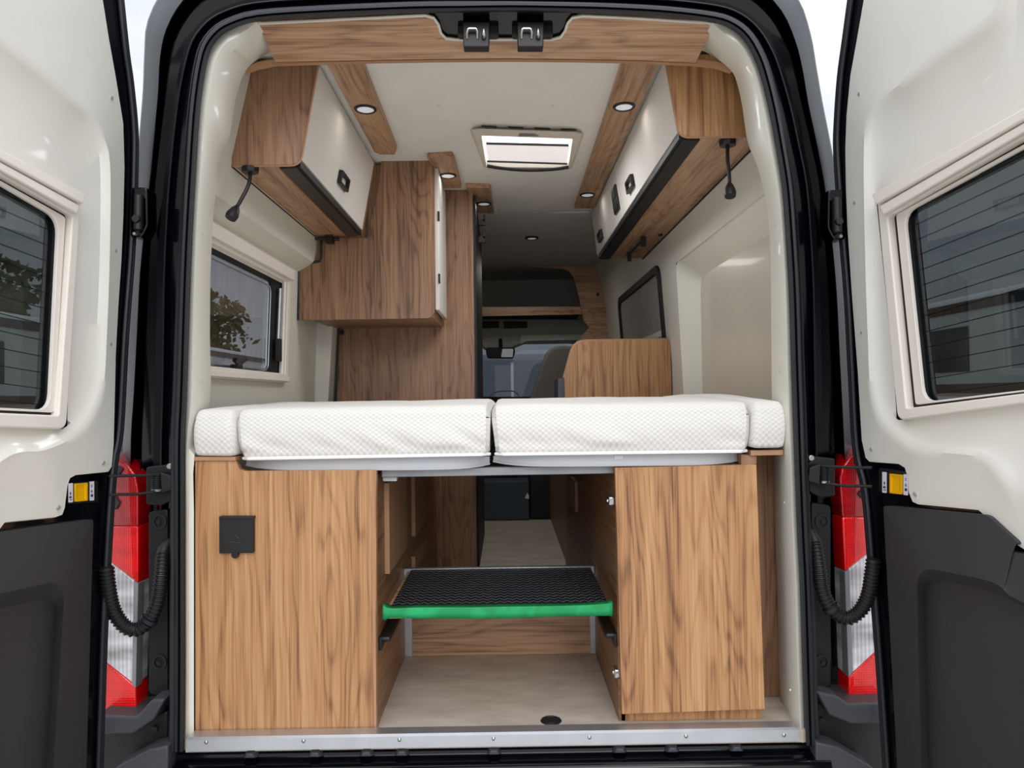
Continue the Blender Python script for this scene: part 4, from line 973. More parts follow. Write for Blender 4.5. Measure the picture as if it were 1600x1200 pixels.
# reading lamps
for lab, basep, pts, z in (('black gooseneck reading lamp under the left locker', (391, 268), [(391, 274), (388, 290), (378, 310), (370, 324)], LZB), ('black gooseneck reading lamp under the right locker', (1137, 226), [(1137, 232), (1137, 250), (1139, 270), (1140, 288)], RZB)):
    c = PZ(*basep, z - 0.012); yb = c.y
    rl_ = thing('reading_lamp', lab, 'reading lamp', c, 'gooseneck reading lamps')
    b = MB(); b.disc(V((c.x, c.y, z + 0.0)), (0, 0, -1), 0.026, 0.016, 8, 0.024); b.build('lamp_base', 'black_plastic', rl_, bevel=0.002)
    q = cr_spline([P(x, y, yb - 0.012 * i) for i, (x, y) in enumerate(pts)], 5)
    b = MB(); b.tube([V((c.x, c.y, z - 0.012))] + q, 0.0055, 8); b.build('gooseneck', 'black_plastic', rl_)
    d = (q[-1] - q[-3]).normalized(); e = q[-1]
    b = MB(); b.tube([e - d * 0.004, e + d * 0.008, e + d * 0.028, e + d * 0.040], [0.006, 0.012, 0.0175, 0.0155], 14); b.build('lamp_head', 'black_plastic', rl_)

# hooks / brackets at the far ends under the lockers
b = MB(); q0 = PZ(483, 373, LZB - 0.012); q1 = PZ(530, 374, LZB - 0.012); b.tube([q0, q1], 0.006, 6); b.box(q1.x - 0.05, q1.x - 0.02, q1.y - 0.03, q1.y + 0.02, LZB - 0.03, LZB - 0.001)
tag(b.build('blind_bracket', 'black_plastic', None), 'small black bracket at the far end under the left locker', 'bracket')
b = MB(); a = PZ(983, 398, RZB - 0.012); c = PZ(1005, 374, RZB - 0.012); b.tube([a, c], 0.006, 8); b.box(c.x - 0.012, c.x + 0.012, c.y - 0.01, c.y + 0.01, RZB - 0.045, RZB - 0.001); b.box(a.x - 0.01, a.x + 0.01, a.y - 0.01, a.y + 0.01, RZB - 0.045, RZB - 0.001)
tag(b.build('hanging_rail', 'black_plastic', None), 'short black hanging rail under the right locker', 'rail')
b = MB(); c = PZ(1032, 366, RZB); b.disc(V((c.x, c.y, RZB)), (0, 0, -1), 0.010, 0.008, 14, 0.008)
tag(b.build('cable_grommet', 'rubber', None), 'small round black grommet under the right locker', 'grommet')

# ceiling strips & downlights -----------------------------------------------------------------
ZS = 1.768
def strip(pts, label, r=0.02):
    q = [PZ(x, y, ZS) for x, y in pts]
    b = MB(); b.prism(rp(q, r if isinstance(r, list) else [0.0] * len(q)), (0, 0, ZC - ZS - 0.0005))
    o = b.build('ceiling_strip', 'wood_y', None, bevel=0.002); tag(o, label, 'ceiling strip', 'walnut light strips on the ceiling'); return o
strip([(505, 90), (560, 84), (620, 234), (617, 242), (594, 242), (585, 238)], 'long walnut light strip beside the left locker')
strip([(978, 84), (1034, 90), (928, 326), (898, 326)], 'long walnut light strip beside the right locker')
strip([(668, 247), (706, 245), (710, 250), (721, 294), (690, 294)], 'short walnut light strip above the pale wardrobe door')
strip([(728, 293), (764, 294), (767, 298), (772, 334), (735, 333)], 'short walnut light strip above the dark doorway')
for k, (px, py, lab) in enumerate(((571, 170, 'round black rimmed downlight in the long left ceiling strip'), (975, 166, 'round black rimmed downlight in the right strip near the opening'), (918, 304, 'round black rimmed downlight at the far end of the right strip'),
        (700, 274, 'round black rimmed downlight above the pale wardrobe door'), (756, 318, 'round black rimmed downlight above the dark doorway'))):
    c = PZ(px, py, ZS); t = thing('downlight', lab, 'downlight', c, 'recessed ceiling downlights')
    b = MB(); n_ = 32
    cir = lambda r, z: [c + V((r * math.cos(2 * math.pi * i / n_), r * math.sin(2 * math.pi * i / n_), z)) for i in range(n_)]
    b.loft([cir(0.037, 0), cir(0.037, -0.003), cir(0.033, -0.006), cir(0.028, -0.005), cir(0.028, 0)]); b.build('rim', 'rubber', t)
    b = MB(); b.disc(c + V((0, 0, -0.001)), (0, 0, -1), 0.028, 0.002, 28); b.build('lens', 'lens', t)
# cab downlight on the grey fabric
c = PP(831, 371, (0, 2.75, 1.72), V((0, 0.05, 0.69)).normalized())
c = P(831, 371, 2.4)
nv = V((0, 0.05, 0.69)).normalized(); c = PP(831, 371, (0, 2.06, ZC - 0.02), V((0, -0.05, -0.69)).normalized()); c.z = 1.77 - (c.y - 2.06) * 0.0725 - 0.004
t = thing('downlight', 'round dark rimmed downlight in the dark grey headlining', 'downlight', c, 'recessed ceiling downlights')
b = MB(); n_ = 28
cir = lambda r, z: [c + V((r * math.cos(2 * math.pi * i / n_), r * math.sin(2 * math.pi * i / n_), z)) for i in range(n_)]
b.loft([cir(0.040, 0.004), cir(0.040, -0.003), cir(0.034, -0.006), cir(0.027, -0.005), cir(0.027, 0.004)]); b.build('rim', 'rubber', t)
b = MB(); b.disc(c + V((0, 0, 0.002)), (0, 0, -1), 0.027, 0.004, 28); b.build('lens', 'lens', t)

# ceiling fabric: push-in clips
for px, py in ((685, 164), (864, 165), (845, 279)):
    b = MB(); c = PZ(px, py, ZC); b.ball(c, 0.006, 10, 6, (1, 1, 0.8)); tag(b.build('ceiling_clip', 'white_lam', None), 'tiny white button clip in the ceiling fabric', 'clip', 'white ceiling clips')
for px, py in ((776, 333), (866, 338)):
    b = MB(); c = PZ(px, py, ZC - 0.008); b.ball(c, 0.006, 10, 6, (1, 1, 0.7)); tag(b.build('strip_clip', 'white_lam', None), 'tiny white clip on the joint strip at the ceiling end', 'clip', 'white joint strip clips')

# skylight -------------------------------------------------------------------------------------
sk = thing('roof_skylight', 'cream framed roof skylight with pleated blind in the ceiling', 'skylight', PZ(825, 230, ZC))
o_ = [(733, 199), (914, 205), (893, 266), (757, 265)]; i_ = [(752, 212), (895, 217), (888, 262), (760, 261)]
oq = rp([PZ(x, y, ZC - 0.004) for x, y in o_], 0.05, 8); oq2 = rp([PZ(x, y, ZC - 0.02) for x, y in [(738, 201), (909, 207), (891, 265), (759, 264)]], 0.045, 8)
iq = rp([PZ(x, y, ZC - 0.022) for x, y in i_], 0.006, 8); iq2 = [p + V((0, 0, 0.03)) for p in iq]
b = MB(); b.loft([oq, oq2, iq, iq2]); b.build('frame', 'skyl', sk)
b = MB(); b.prism([PZ(x, y, ZC - 0.002) for x, y in [(750, 205), (898, 210), (890, 262), (758, 261)]], (0, 0, 0.01)); b.build('pane', 'skyglow', sk)
q = [PZ(758, 223, ZC - 0.017), PZ(890, 227, ZC - 0.017), PZ(886, 255, ZC - 0.017), PZ(763, 253, ZC - 0.017)]
b = MB(); b.prism(q, (0, 0, 0.002)); bl_ = b.build('pleated_blind', 'blind', sk, smooth=False)
b = MB(); b.tube([PZ(760, 224, ZC - 0.02), PZ(888, 227, ZC - 0.02)], 0.005, 8); b.build('blind_rail', 'grey_plastic', sk)
b = MB(); b.tube([PZ(761, 252, ZC - 0.02), PZ(886, 256, ZC - 0.02)], 0.004, 8); b.build('bottom_rail', 'grey_plastic', sk)
b = MB(); q = [PZ(761, 259, ZC - 0.026), PZ(785, 263, ZC - 0.036), PZ(825, 266, ZC - 0.04), PZ(865, 264.5, ZC - 0.036), PZ(888, 261, ZC - 0.026)]; b.tube(cr_spline(q, 4), 0.007, 8); b.build('crank_bar', 'dark', sk)
b = MB(); b.prism([PZ(x, y, ZC - 0.024) for x, y in [(812, 209), (836, 210), (842, 213), (810, 213)]], (0, 0, 0.004)); b.build('catch', 'galv', sk)
for k in range(4):
    x = 752 + 41.5 * k; y = 197.5 + 1.6 * k
    b = MB(); b.tube([PZ(x, y - 0.5, ZC - 0.004), PZ(x + 24, y + 0.5, ZC - 0.004)], 0.0022, 6); b.build('air_slot', 'rubber', sk)

# ================================================================== WARDROBE + BATHROOM WALL
wd = thing('wardrobe_cabinet', 'walnut wall cabinet stepping out beyond the left locker, pale side door', 'cupboard', P(580, 498, 1.2))
q = [(596, 248), (620, 247), (676, 243), (679, 246), (679, 488), (675, 495), (668, 497), (560, 499), (466, 500), (466, 418), (470, 414), (500, 408), (502, 402), (502, 372), (574, 372), (590, 300)]
fpts = [P(x, y, 1.205) for x, y in q]
b = MB(); b.prism(fpts, (0, 0.014, 0)); b.build('front_panel', 'wood_v3', wd, smooth=False)
b = MB(); b.tube([p + V((0, -0.001, 0)) for p in [P(*q[i], 1.205) for i in (8, 9, 10, 11, 12, 13)]], 0.005, 6); b.build('gasket', 'rubber', wd)
b = MB(); b.tube([P(619, 246, 1.2), P(676, 242, 1.2), P(678, 245, 1.2)], 0.004, 6); b.build('top_gasket', 'rubber', wd)
fr = P(678, 370, 1.205).x; zb0 = P(640, 498, 1.205).z; zt0 = P(640, 246, 1.205).z
b = MB(); b.box(-0.80, fr - 0.004, 1.219, YB - 0.02, zb0 + 0.003, ZC - 0.01); b.build('carcass', 'wood_v3', wd, smooth=False)
b = MB(); z1 = P(681, 262, 1.22).z; z0 = P(681, 484, 1.22).z
b.box(fr + 0.001, fr + 0.018, 1.225, YB - 0.03, z0, z1); wdd = b.build('side_door', 'white_lam', wd, bevel=0.002)
for z in (lerp(z0, z1, 0.22), lerp(z0, z1, 0.66)):
    b = MB(); b.box(fr + 0.015, fr + 0.022, 1.222, 1.232, z - 0.02, z + 0.02); b.build('hinge', 'dark', wdd)
bw = thing('bathroom_partition', 'tall walnut partition wall beyond the bed on the left', 'partition', (-0.45, YB, 0))
xb1 = P(741, 450, YB).x
b = MB(); b.box(-0.79, xb1, YB, YB + 0.02, 0.001, ZC - 0.002); b.build('wall_panel', 'wood_v3', bw, smooth=False)
b = MB(); b.box(xb1 - 0.002, xb1 + 0.010, YB - 0.002, YB + 0.03, 0.001, ZC - 0.03); b.build('door_gasket', 'dark', bw, bevel=0.001)
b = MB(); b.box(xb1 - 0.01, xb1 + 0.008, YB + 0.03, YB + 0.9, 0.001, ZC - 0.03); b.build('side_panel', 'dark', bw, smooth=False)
b = MB(); b.disc(P(534, 519, YB), (0, -1, 0), 0.013, 0.006, 18, 0.011); b.build('round_cap', 'rubber', bw)
for zz in (345, 372):
    c = P(748, zz, YB - 0.01); b = MB(); b.box(c.x, c.x + 0.03, c.y, c.y + 0.02, c.z - 0.02, c.z + 0.008); b.box(c.x + 0.02, c.x + 0.03, c.y, c.y + 0.012, c.z, c.z + 0.03); b.build('hinge', 'dark', bw)
# gasket outline over the partition against the ceiling
b = MB(); b.tube([P(718, 287, YB - 0.01), P(728, 284, YB - 0.01), P(738, 284, YB - 0.01), P(740, 292, YB - 0.01)], 0.005, 6); b.build('top_gasket', 'rubber', bw)
# pale wall box between window and partition
b = MB(); b.prism([P(484, 504, 1.52), P(520, 502, 1.52), P(512, 640, 1.52), P(474, 640, 1.52)], (0, 0.1, 0)); b.build
o = b.build('trim_7', 'cream', None, bevel=0.004); struct(o, 'pale boxed wall column beside the walnut partition', 'trim')
b = MB(); b.tube([P(488, 501, 1.5), P(530, 502, 1.6), P(524, 640, 1.6)], 0.005, 6); struct(b.build('trim_8', 'rubber', None), 'thin black gasket at the partition edge', 'trim')

# left window -----------------------------------------------------------------------------------
wn = thing('window_1', 'tinted side window with cream frame in the left wall', 'window', (lx(0.9), 0.55, 0.9), kind='structure')
def onL(y, z, o=0.0): return V((lx(z) + o, y, z))
tlz = lambda px, py: L(px, py)
a = L(455, 425); c = L(437, 598); e = L(327, 352); g = L(327, 590)
yE = (a.y + c.y) / 2; zT = a.z; zB = c.z
yS = 0.13
oq = rp([onL(yS, zT, 0.016), onL(yE, zT, 0.016), onL(yE, zB, 0.016), onL(yS, zB, 0.016)], 0.02)
iq = rp([onL(yS + 0.05, zT - 0.055, 0.016), onL(yE - 0.035, zT - 0.055, 0.016), onL(yE - 0.035, zB + 0.035, 0.016), onL(yS + 0.05, zB + 0.035, 0.016)], 0.004)
b = MB(); b.frame(oq, iq, (-0.03, 0, 0)); wf = b.build('window_frame', 'rimwin', wn, bevel=0.004, seg=3)
b = MB(); b.prism([onL(yS + 0.01, zT - 0.004, 0.016), onL(yE - 0.008, zT - 0.004, 0.016), onL(yE - 0.008, zT - 0.045, 0.016), onL(yS + 0.01, zT - 0.045, 0.016)], (0.016, 0, 0)); b.build('blind_housing', 'rimwin', wn, bevel=0.004, seg=3)
b = MB(); b.prism([onL(yS + 0.01, zB + 0.024, 0.016), onL(yE - 0.008, zB + 0.024, 0.016), onL(yE - 0.008, zB + 0.004, 0.016), onL(yS + 0.01, zB + 0.004, 0.016)], (0.01, 0, 0)); b.build('sill_rail', 'rimwin', wn, bevel=0.003, seg=2)
iy0, iy1, iz0, iz1 = yS + 0.05, yE - 0.035, zB + 0.035, zT - 0.055
b = MB(); b.frame(rp([onL(iy0, iz1), onL(iy1, iz1), onL(iy1, iz0), onL(iy0, iz0)], 0.004), rp([onL(iy0 + .03, iz1 - .012, -0.02), onL(iy1 - .085, iz1 - .012, -0.02), onL(iy1 - .085, iz0 + .006, -0.02), onL(iy0 + .03, iz0 + .006, -0.02)], 0.03), (-0.01, 0, 0)); b.build('rubber_surround', 'dark', wn)
b = MB(); b.tube([onL(iy1 - 0.045, iz1 - 0.03, 0.0), onL(iy1 - 0.05, iz0 + 0.13, 0.0)], 0.007, 8); b.build('stay_rod', 'alu', wn)
b = MB(); b.tube([onL(iy1 - 0.018, iz1, 0.006), onL(iy1 - 0.018, iz0, 0.006)], 0.009, 6); b.build('guide_rail', 'rimwin', wn)
b = MB(); p = onL(iy1 - 0.055, iz0 + 0.08, 0.0); b.box(p.x - 0.005, p.x + 0.014, p.y - 0.012, p.y + 0.012, p.z - 0.035, p.z + 0.05); b.build('stay_clamp', 'black_plastic', wn, bevel=0.002)
p = L(368, 560, 0.0); b = MB(); b.box(p.x - 0.01, p.x + 0.012, p.y - 0.02, p.y + 0.03, iz0, iz0 + 0.014); b.tube([V((p.x + 0.008, p.y - 0.03, iz0 + 0.028)), V((p.x + 0.012, p.y, iz0 + 0.018)), V((p.x + 0.012, p.y + 0.06, iz0 + 0.034))], [0.008, 0.010, 0.006], 8); b.build('latch_lever', 'black_plastic', wn)
b = MB(); b.prism([onL(iy0 + 0.01, iz1 - .006, -0.024), onL(iy1 - 0.02, iz1 - .006, -0.024), onL(iy1 - 0.02, iz0 + .002, -0.024), onL(iy0 + 0.01, iz0 + .002, -0.024)], (-0.004, 0, 0)); b.build('window_pane', 'tinted', wn, smooth=False)
for d_ in (0.10, 0.125):
    b = MB(); b.tube(rp([onL(iy0 + 0.02, iz1 - .03, -0.018), onL(iy1 - d_, iz1 - .03, -0.018), onL(iy1 - d_, iz0 + .01, -0.018), onL(iy0 + 0.02, iz0 + 0.01, -0.018)], 0.03), 0.0022, 5, closed=True); b.build('pane_edge', 'alu', wn)

# right sliding-door window
wr_ = thing('window_2', 'dark framed window of the sliding door in the right wall', 'window', (0.79, 2.2, 0.95), kind='structure')
rx = lambda z: 0.79 - 0.0687 * (z - 0.95)
def onR(y, z, o=0.0): return V((rx(z) - o, y, z))
ya, yb2, za, zb2 = sy0 - 0.02, sy1 + 0.02, sz0 - 0.02, sz1 + 0.02
oq = rp([onR(ya, zb2, 0.012), onR(yb2, zb2, 0.012), onR(yb2, za, 0.012), onR(ya, za, 0.012)], 0.08); iq = rp([onR(ya + .05, zb2 - .04, 0.012), onR(yb2 - .05, zb2 - .04, 0.012), onR(yb2 - .05, za + .04, 0.012), onR(ya + .05, za + .04, 0.012)], 0.06)
b = MB(); b.frame(oq, iq, (0.03, 0, 0)); b.build('window_frame', 'dark', wr_, bevel=0.004)
b = MB(); b.prism([onR(ya + .05, zb2 - .04, 0.0), onR(yb2 - .05, zb2 - .04, 0.0), onR(yb2 - .05, za + .19, 0.0), onR(ya + .05, za + .19, 0.0)], (0.01, 0, 0)); b.build('pleated_blind', plain('grey_blind', (150, 146, 138), 0.7), wr_)
b = MB(); b.prism([onR(ya + .05, za + .20, 0.006), onR(yb2 - .05, za + .20, 0.006), onR(yb2 - .05, za + .17, 0.006), onR(ya + .05, za + .17, 0.006)], (0.01, 0, 0)); b.build('blind_rail', 'white_lam', wr_, bevel=0.002)
b = MB(); b.prism([onR(ya + .05, zb2 - .04, -0.015), onR(yb2 - .05, zb2 - .04, -0.015), onR(yb2 - .05, za + .04, -0.015), onR(ya + .05, za + .04, -0.015)], (0.004, 0, 0)); b.build('window_pane', 'tinted', wr_, smooth=False)
for y in (1.95, 2.3, 2.7):
    b = MB(); b.ball(onR(y, zb2 + 0.012, 0.004), 0.007, 8, 6); b.build('screw_cap', 'white_lam', wr_)

# kitchen end panel
kp = thing('kitchen_end_panel', 'walnut end panel with cut-off corner behind the bed on the right', 'panel', P(965, 618, YB))
q = [(882, 660), (882, 590), (893, 549), (897, 541), (904, 535), (912, 533), (1040, 531), (1047, 534), (1048, 540), (1050, 660)]
pts = [P(x, y, 1.645) for x, y in q]
pts[0].z = 0.001; pts[-1].z = 0.001; pts[0].x = xr_in + 0.01; 
b = MB(); b.prism(pts, (0, 0.018, 0)); b.build('panel_board', 'wood_v2', kp, smooth=False)
b = MB(); b.tube([p + V((0, 0.009, 0)) for p in pts[1:9]], 0.0095, 6); b.build('edge_band', 'edge', kp)
b = MB(); b.box(xr_in + 0.012, 0.76, 1.664, 3.0, 0.001, 0.80); b.build('carcass', 'wood_v3', kp, smooth=False)
# grey side item next to seat
b = MB(); b.prism([P(872, 592, 1.9), P(882, 590, 1.9), P(882, 640, 1.9), P(872, 640, 1.9)], (0, 0.3, 0)); tag(b.build('bench_side', plain('blue_grey_panel', (110, 112, 120), 0.5), None), 'small blue-grey panel edge beside the walnut end panel', 'panel')

# ================================================================== CAB
YA = 3.6
arch = thing('overcab_shelf', 'walnut overcab storage frame with arched opening above the cab', 'shelf', P(840, 500, YA))
of = [(700, 394), (750, 393), (800, 392), (850, 393), (885, 398), (925, 408), (950, 416), (952, 480), (966, 500), (975, 520), (975, 532), (905, 532)]
inn = [(700, 414), (750, 415), (800, 415), (850, 418), (880, 420), (890, 424), (896, 433), (905, 465), (908, 480), (912, 500), (920, 512), (905, 530)]
A_ = [P(x, y, YA) for x, y in of]; B_ = [P(x, y, YA) for x, y in inn]
b = MB(); b.loft([A_, B_, [p + V((0, 0.02, 0)) for p in B_], [p + V((0, 0.02, 0)) for p in A_], A_], False); b.build('arched_frame', 'wood_x', arch, smooth=False)
b = MB(); b.tube([p + V((0, -0.002, 0)) for p in A_[:7]], 0.006, 6); b.build('top_gasket', 'rubber', arch)
q = [P(700, 480, YA + 0.03), P(908, 479, YA + 0.03), P(909, 491, YA + 0.03), P(700, 495, YA + 0.03)]; b = MB(); b.prism(q, (0, 0.02, 0)); b.build('front_rail', 'wood_x', arch, smooth=False)
q = [P(700, 489, YA + 0.05), P(909, 489, YA + 0.05)]
b = MB(); b.box(q[0].x, q[1].x, YA + 0.05, YA + 0.75, q[0].z - 0.01, q[0].z); b.build('shelf_floor', 'dark', arch)
b = MB(); b.box(-0.8, 0.8, YA + 0.75, YA + 0.77, q[0].z - 0.02, 1.80); b.build('back_wall', 'greyfab', arch)
for x, y in ((780, 398), (935, 421), (934, 460)):
    b = MB(); b.disc(P(x, y, YA), (0, -1, 0), 0.013, 0.006, 14, 0.011); b.build('round_cap', 'rubber', arch)
# roof over the shelf
b = MB(); b.box(-0.8, 0.8, YA + 0.02, 5.2, 1.80, 1.82); struct(b.build('trim_9', 'greyfab'), 'dark roof lining above the cab', 'headlining')
# cab: headliner console, visor, windscreen
YW = 4.5
cab = thing('cab_headliner', 'grey cab headliner with sun visor above the windscreen', 'headliner', P(830, 530, YW - 0.3))
b = MB(); b.prism([P(x, y, YW - 0.5) for x, y in [(700, 498), (980, 498), (1000, 545), (895, 533), (820, 534), (803, 541), (798, 546), (760, 546), (752, 540), (700, 538)]], (0, 0.3, 0)); b.build('console', plain('cab_grey', (175, 175, 166), 0.8), cab, bevel=0.01)
b = MB(); b.prism(rp([P(x, y, YW - 0.53) for x, y in [(815, 523), (926, 522), (922, 531), (824, 533), (812, 538)]], 0.01), (0, 0.02, 0)); b.build('sun_visor', plain('visor_grey', (200, 200, 190), 0.8), cab, bevel=0.004)
for x0, x1 in ((750, 780), (787, 824)):
    b = MB(); b.prism(rp([P(x, y, YW - 0.53) for x, y in [(x0, 502), (x1, 502), (x1, 512), (x0, 513)]], 0.006), (0, 0.02, 0)); b.build('map_pocket', 'dark', cab)
b = MB(); b.prism(rp([P(x, y, YW - 0.535) for x, y in [(859, 529.5), (884, 529), (884, 531), (859, 531.5)]], 0.0), (0, 0.006, 0)); b.build('visor_label', 'sticker', cab)
rm = thing('rear_view_mirror', 'black interior rear view mirror hanging over the windscreen', 'mirror', P(784, 562, YW - 0.6))
b = MB(); b.prism(rp([P(x, y, YW - 0.6) for x, y in [(760, 543), (804, 543), (805, 550), (802, 560), (762, 560), (759, 551)]], 0.015), (0, 0.04, 0)); b.build('mirror_housing', 'dark', rm, bevel=0.006)
b = MB(); b.prism(rp([P(x, y, YW - 0.603) for x, y in [(785, 545), (802, 545), (801, 558), (783, 558)]], 0.008), (0, 0.003, 0)); b.build('mirror_glass', 'mirror', rm)
b = MB(); b.tube([P(782, 530, YW - 0.53), P(783, 546, YW - 0.56)], 0.014, 8); b.build('mirror_stem', 'dark', rm)
b = MB()
b.frame([P(x, y, YW) for x, y in [(560, 470), (1080, 470), (1080, 780), (560, 780)]], [P(x, y, YW) for x, y in [(660, 534), (960, 534), (960, 622), (660, 622)]], (0, 0.05, 0))
b.build; struct(b.build('wall_front', 'dark'), 'dark windscreen surround at the front of the cab', 'windscreen surround')
ws = thing('windscreen', 'clear front windscreen seen through the cab', 'windscreen', P(820, 622, YW + 0.02))
b = MB(); b.prism([P(x, y, YW + 0.02) for x, y in [(655, 530), (965, 530), (965, 626), (655, 626)]], (0, 0.005, 0)); b.build('glass_sheet', 'clear', ws, smooth=False)
db = thing('dashboard', 'black dashboard top below the windscreen', 'dashboard', P(800, 640, YW - 0.3))
b = MB(); b.prism([P(x, y, YW - 0.35) for x, y in [(640, 622), (755, 620), (830, 620), (940, 622), (940, 760), (640, 760)]], (0, 0.33, 0)); b.build('dash_top', 'dark', db, bevel=0.02)
b = MB(); b.tube(cr_spline([P(766, 619, YW - 0.05), P(774, 613, YW - 0.05), P(790, 611, YW - 0.05), P(804, 612, YW - 0.05), P(811, 619, YW - 0.05)], 4), 0.006, 6); b.build('white_grab', 'sticker', db)
# seat
st = thing('driver_seat', 'dark grey high-backed cab seat leaning behind the windscreen view', 'seat', P(855, 760, 3.3))
q = [(822, 640), (840, 590), (848, 565), (856, 548), (868, 541), (885, 540), (903, 545), (908, 560), (905, 640)]
b = MB(); b.prism(cr_spline([P(x, y, 3.2) for x, y in q], 4), (0, 0.14, 0)); b.build('backrest', 'seat', st, bevel=0.03, seg=4)
b = MB(); c = P(855, 700, 3.2); b.box(c.x - 0.25, c.x + 0.28, 3.2, 3.75, 0.32, 0.50); b.build('seat_cushion', 'seat', st, bevel=0.05, seg=4)
b = MB(); b.box(c.x - 0.22, c.x + 0.25, 3.22, 3.7, 0.001, 0.33); b.build('seat_base', 'dark', st, bevel=0.01)
b = MB(); p0 = P(820, 640, 3.22); b.box(p0.x + 0.01, c.x + 0.26, 3.22, 3.34, 0.45, p0.z + 0.02); b.build('lower_back', 'seat', st)
# dark bench box on far floor
bx_ = thing('seat_box', 'dark blue-grey seat base box on the far floor under the bed', 'seat base', P(788, 812, 2.98))
p0, p1 = P(748, 812, 2.98), P(827, 775, 2.98)
b = MB(); b.box(p0.x, p1.x, 2.98, 3.16, 0.001, 0.26); b.build('box_body', plain('blue_grey_box', (58, 68, 78), 0.7), bx_, bevel=0.01)
p1 = P(890, 775, 3.05)
b = MB(); b.box(P(828, 812, 3.0).x, p1.x, 3.0, 3.17, 0.001, 0.30); b.build('box_end', 'dark', bx_, bevel=0.01)
b = MB(); b.prism([P(x, y, 2.975) for x, y in [(820, 778), (824, 770), (827, 776), (826, 780)]], (0, 0.003, 0)); b.build('paper_tag', 'sticker', bx_)

# ================================================================== OUTSIDE
b = MB(); b.box(-60, 60, -60, 80, -0.75, -0.68); struct(b.build('ground', 'gravel'), 'grey gravel ground of the parking area', 'ground')
def camper(label, x0, x1, y0, y1, zt_, stripe, name='motorhome', paint='camper_white'):
    t = thing(name, label, 'motorhome', ((x0 + x1) / 2, (y0 + y1) / 2, -0.68))
    b = MB(); b.box(x0, x1, y0, y1, -0.25, zt_); b.build('coachwork', paint, t, bevel=0.15, seg=4)
    b = MB(); b.box(x0 - 0.01, x1 + 0.01, y0 + 0.15, y1 - 0.15, zt_ - 1.25, zt_ - 1.10); b.build('stripe', stripe, t)
    b = MB(); b.box(x0 - 0.02, x1 + 0.02, y0 + 0.05, y1 - 0.05, -0.30, zt_ - 1.35); b.build('lower_body', 'camper_dark', t, bevel=0.05)
    b = MB(); b.box(x0 - 0.015, x1 + 0.015, y0 + 0.05, y1 - 0.05, zt_ - 0.22, zt_ - 0.10); b.build('roof_band', 'camper_dark', t)
    inner = x1 if x1 < 0 else x0; s = 1 if x1 < 0 else -1
    k = y0 + 0.6
    while k + 1.0 < y1:
        b = MB(); b.box(inner - 0.01, inner + 0.02 * s, k, k + 0.9, zt_ - 0.95, zt_ - 0.40) if s > 0 else b.box(inner + 0.02 * s, inner + 0.01, k, k + 0.9, zt_ - 0.95, zt_ - 0.40)
        b.build('side_window', 'camper_dark', t, bevel=0.01); k += 1.9
    for wy in (y0 + 1.2, y1 - 1.2):
        for wx in (x0 + 0.12, x1 - 0.12):
            b = MB(); b.disc((wx - 0.1, wy, -0.36), (1, 0, 0), 0.32, 0.2, 24); w_ = b.build('wheel', 'rubber', t, bevel=0.03)
            b = MB(); b.disc((wx - 0.105, wy, -0.36), (1, 0, 0), 0.18, 0.21, 16); b.build('hub', 'alu', w_)
    return t
camper('white motorhome with brown stripe parked beyond the left side', -8.6, -6.4, 6.0, 19.0, 2.0, 'camper_stripe')
camper('white motorhome with brown stripe parked beyond the right side', 5.6, 7.8, 2.5, 11.0, 2.0, 'camper_stripe')
M['camper_grey'] = plain('camper_grey', (112, 118, 128), 0.4)
camper('dark grey motorhome parked ahead beyond the windscreen', -3.0, 4.0, 14.0, 16.5, 1.75, 'camper_dark', paint='camper_grey')
pt_ = thing('white_post', 'thin white post standing ahead beyond the windscreen', 'post', (0.1, 9.0, -0.68))
b = MB(); b.tube([V((0.1, 9.0, -0.70)), V((0.1, 9.0, 1.32))], 0.022, 10); b.build('post_shaft', 'camper_white', pt_)
b = MB(); b.disc((0.1, 9.0, -0.69), (0, 0, 1), 0.10, 0.02, 20); b.build('post_foot', 'galv', pt_)
def tree(x, y, h, r, label, seed_):
    rnd = random.Random(seed_)
    t = thing('tree', label, 'tree', (x, y, -0.68), 'trees beyond the parked vehicles')
    b = MB(); b.tube([V((x, y, -0.70)), V((x + 0.1, y, h * 0.4)), V((x, y, h * 0.8))], [0.2, 0.14, 0.05], 8)
    for _ in range(6):
        a = rnd.uniform(0, 6.28); b.tube([V((x, y, h * rnd.uniform(0.3, 0.6))), V((x + math.cos(a) * r * 0.7, y + math.sin(a) * r * 0.7, h * rnd.uniform(0.6, 0.95)))], [0.06, 0.02], 5)
    b.build('trunk', 'bark', t)
    vs = []; fs = []
    for _ in range(3500):
        while True:
            p = V((rnd.uniform(-1, 1), rnd.uniform(-1, 1), rnd.uniform(-1, 1)))
            if 0.3 < p.length < 1: break
        k = 0.75 + 0.35 * math.sin(p.x * 5 + seed_) * math.cos(p.z * 6)
        c = V((x, y, h * 0.62)) + V((p.x * r * k, p.y * r * k, p.z * h * 0.38))
        u = V((rnd.gauss(0, 1), rnd.gauss(0, 1), rnd.gauss(0, 1))).normalized(); w = u.orthogonal().normalized(); s = rnd.uniform(0.08, 0.2)
        n0 = len(vs); vs += [c - u * s, c + w * s * 0.6, c + u * s, c - w * s * 0.6]; fs.append((n0, n0 + 1, n0 + 2, n0 + 3))
    b = MB(); b.add(vs, fs); b.build('foliage', 'leaf', t, smooth=False)
tree(-13, 15, 4.6, 2.6, 'leafy tree beyond the left motorhome, nearer one', 1)
tree(-11.5, 24, 5.0, 2.8, 'leafy tree beyond the left motorhome, farther one', 2)
tree(-19, 12.5, 4.4, 2.6, 'leafy tree standing alone at the far left', 3)

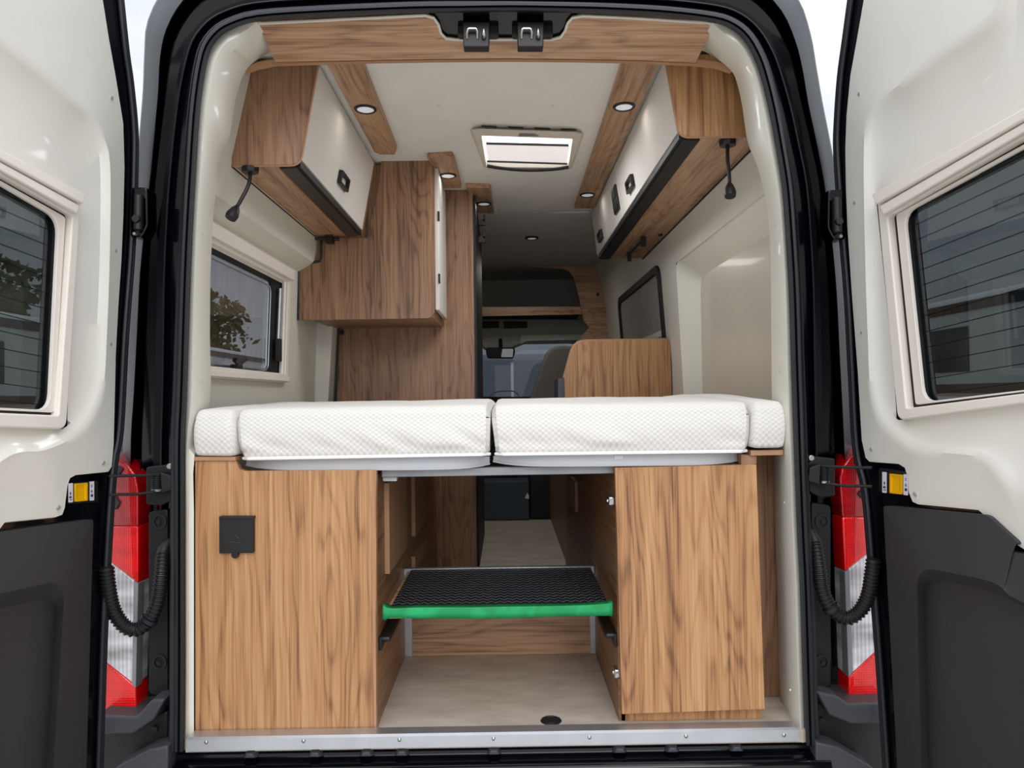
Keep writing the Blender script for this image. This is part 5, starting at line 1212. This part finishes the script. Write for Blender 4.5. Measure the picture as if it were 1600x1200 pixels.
# ================================================================== LIGHT
w = bpy.data.worlds.new('overcast'); sc.world = w; w.use_nodes = True; nt = w.node_tree
bg = nt.nodes['Background']; tc = N(nt, 'ShaderNodeTexCoord'); sp = N(nt, 'ShaderNodeSeparateXYZ'); nt.links.new(tc.outputs['Generated'], sp.inputs[0])
nz = N(nt, 'ShaderNodeTexNoise'); nz.inputs['Scale'].default_value = 3.0; nz.inputs['Detail'].default_value = 6; nz.inputs['Roughness'].default_value = 0.55
mp = N(nt, 'ShaderNodeMapping'); mp.inputs['Scale'].default_value = (1, 1, 2.5); nt.links.new(tc.outputs['Generated'], mp.inputs['Vector']); nt.links.new(mp.outputs[0], nz.inputs['Vector'])
cr = N(nt, 'ShaderNodeValToRGB'); e = cr.color_ramp.elements; e[0].position = 0.35; e[0].color = (0.62, 0.66, 0.74, 1); e[1].position = 0.65; e[1].color = (0.93, 0.94, 0.98, 1)
nt.links.new(nz.outputs['Fac'], cr.inputs['Fac'])
mr = N(nt, 'ShaderNodeMapRange'); mr.inputs['From Min'].default_value = 0.25; mr.inputs['From Max'].default_value = 1.0; mr.inputs['To Min'].default_value = 0.85; mr.inputs['To Max'].default_value = 2.3
nt.links.new(sp.outputs[2], mr.inputs['Value'])
sc_ = N(nt, 'ShaderNodeVectorMath', operation='SCALE'); nt.links.new(cr.outputs[0], sc_.inputs[0]); nt.links.new(mr.outputs[0], sc_.inputs['Scale'])
nt.links.new(sc_.outputs[0], bg.inputs['Color']); bg.inputs['Strength'].default_value = 1.15
def area(name, loc, size, energy, rot, col=(1, 1, 1), sy=None):
    l = bpy.data.lights.new(name, 'AREA'); l.energy = energy; l.size = size; l.color = col
    if sy: l.shape = 'RECTANGLE'; l.size_y = sy
    o = bpy.data.objects.new(name, l); C.objects.link(o); o.location = loc; o.rotation_euler = rot; return o
# soft bright sky behind the photographer (the brighter part of the cloud cover)
sun = bpy.data.lights.new('soft_sun', 'SUN'); sun.energy = 1.3; sun.angle = math.radians(40); so_ = bpy.data.objects.new('soft_sun', sun); C.objects.link(so_)
so_.rotation_euler = V((0.1, -1, 0.55)).to_track_quat('Z', 'Y').to_euler()
area('skylight_daylight', PZ(824, 240, ZC - 0.045), 0.3, 5, (0, 0, 0), (0.95, 0.97, 1))
area('cab_fill_light', (0.1, 3.0, 1.66), 0.25, 1.6, (0, 0, 0), (1, 0.97, 0.92))  # added fill lamp that brightens the dim cab end, not a fixture
for k, (px, py) in enumerate(((571, 170), (975, 166), (918, 304), (700, 274), (756, 318))):
    area('downlight_glow', PZ(px, py, ZS) + V((0, 0, -0.012)), 0.05, 0.12, (0, 0, 0), (1, 0.96, 0.9))

sc.view_settings.view_transform = 'Standard'
sc.view_settings.look = 'None'
sc.view_settings.exposure = 0.0
try: sc.cycles.use_denoising = True
except Exception: pass
for o in bpy.data.objects:
    if '_base' in o: del o['_base']
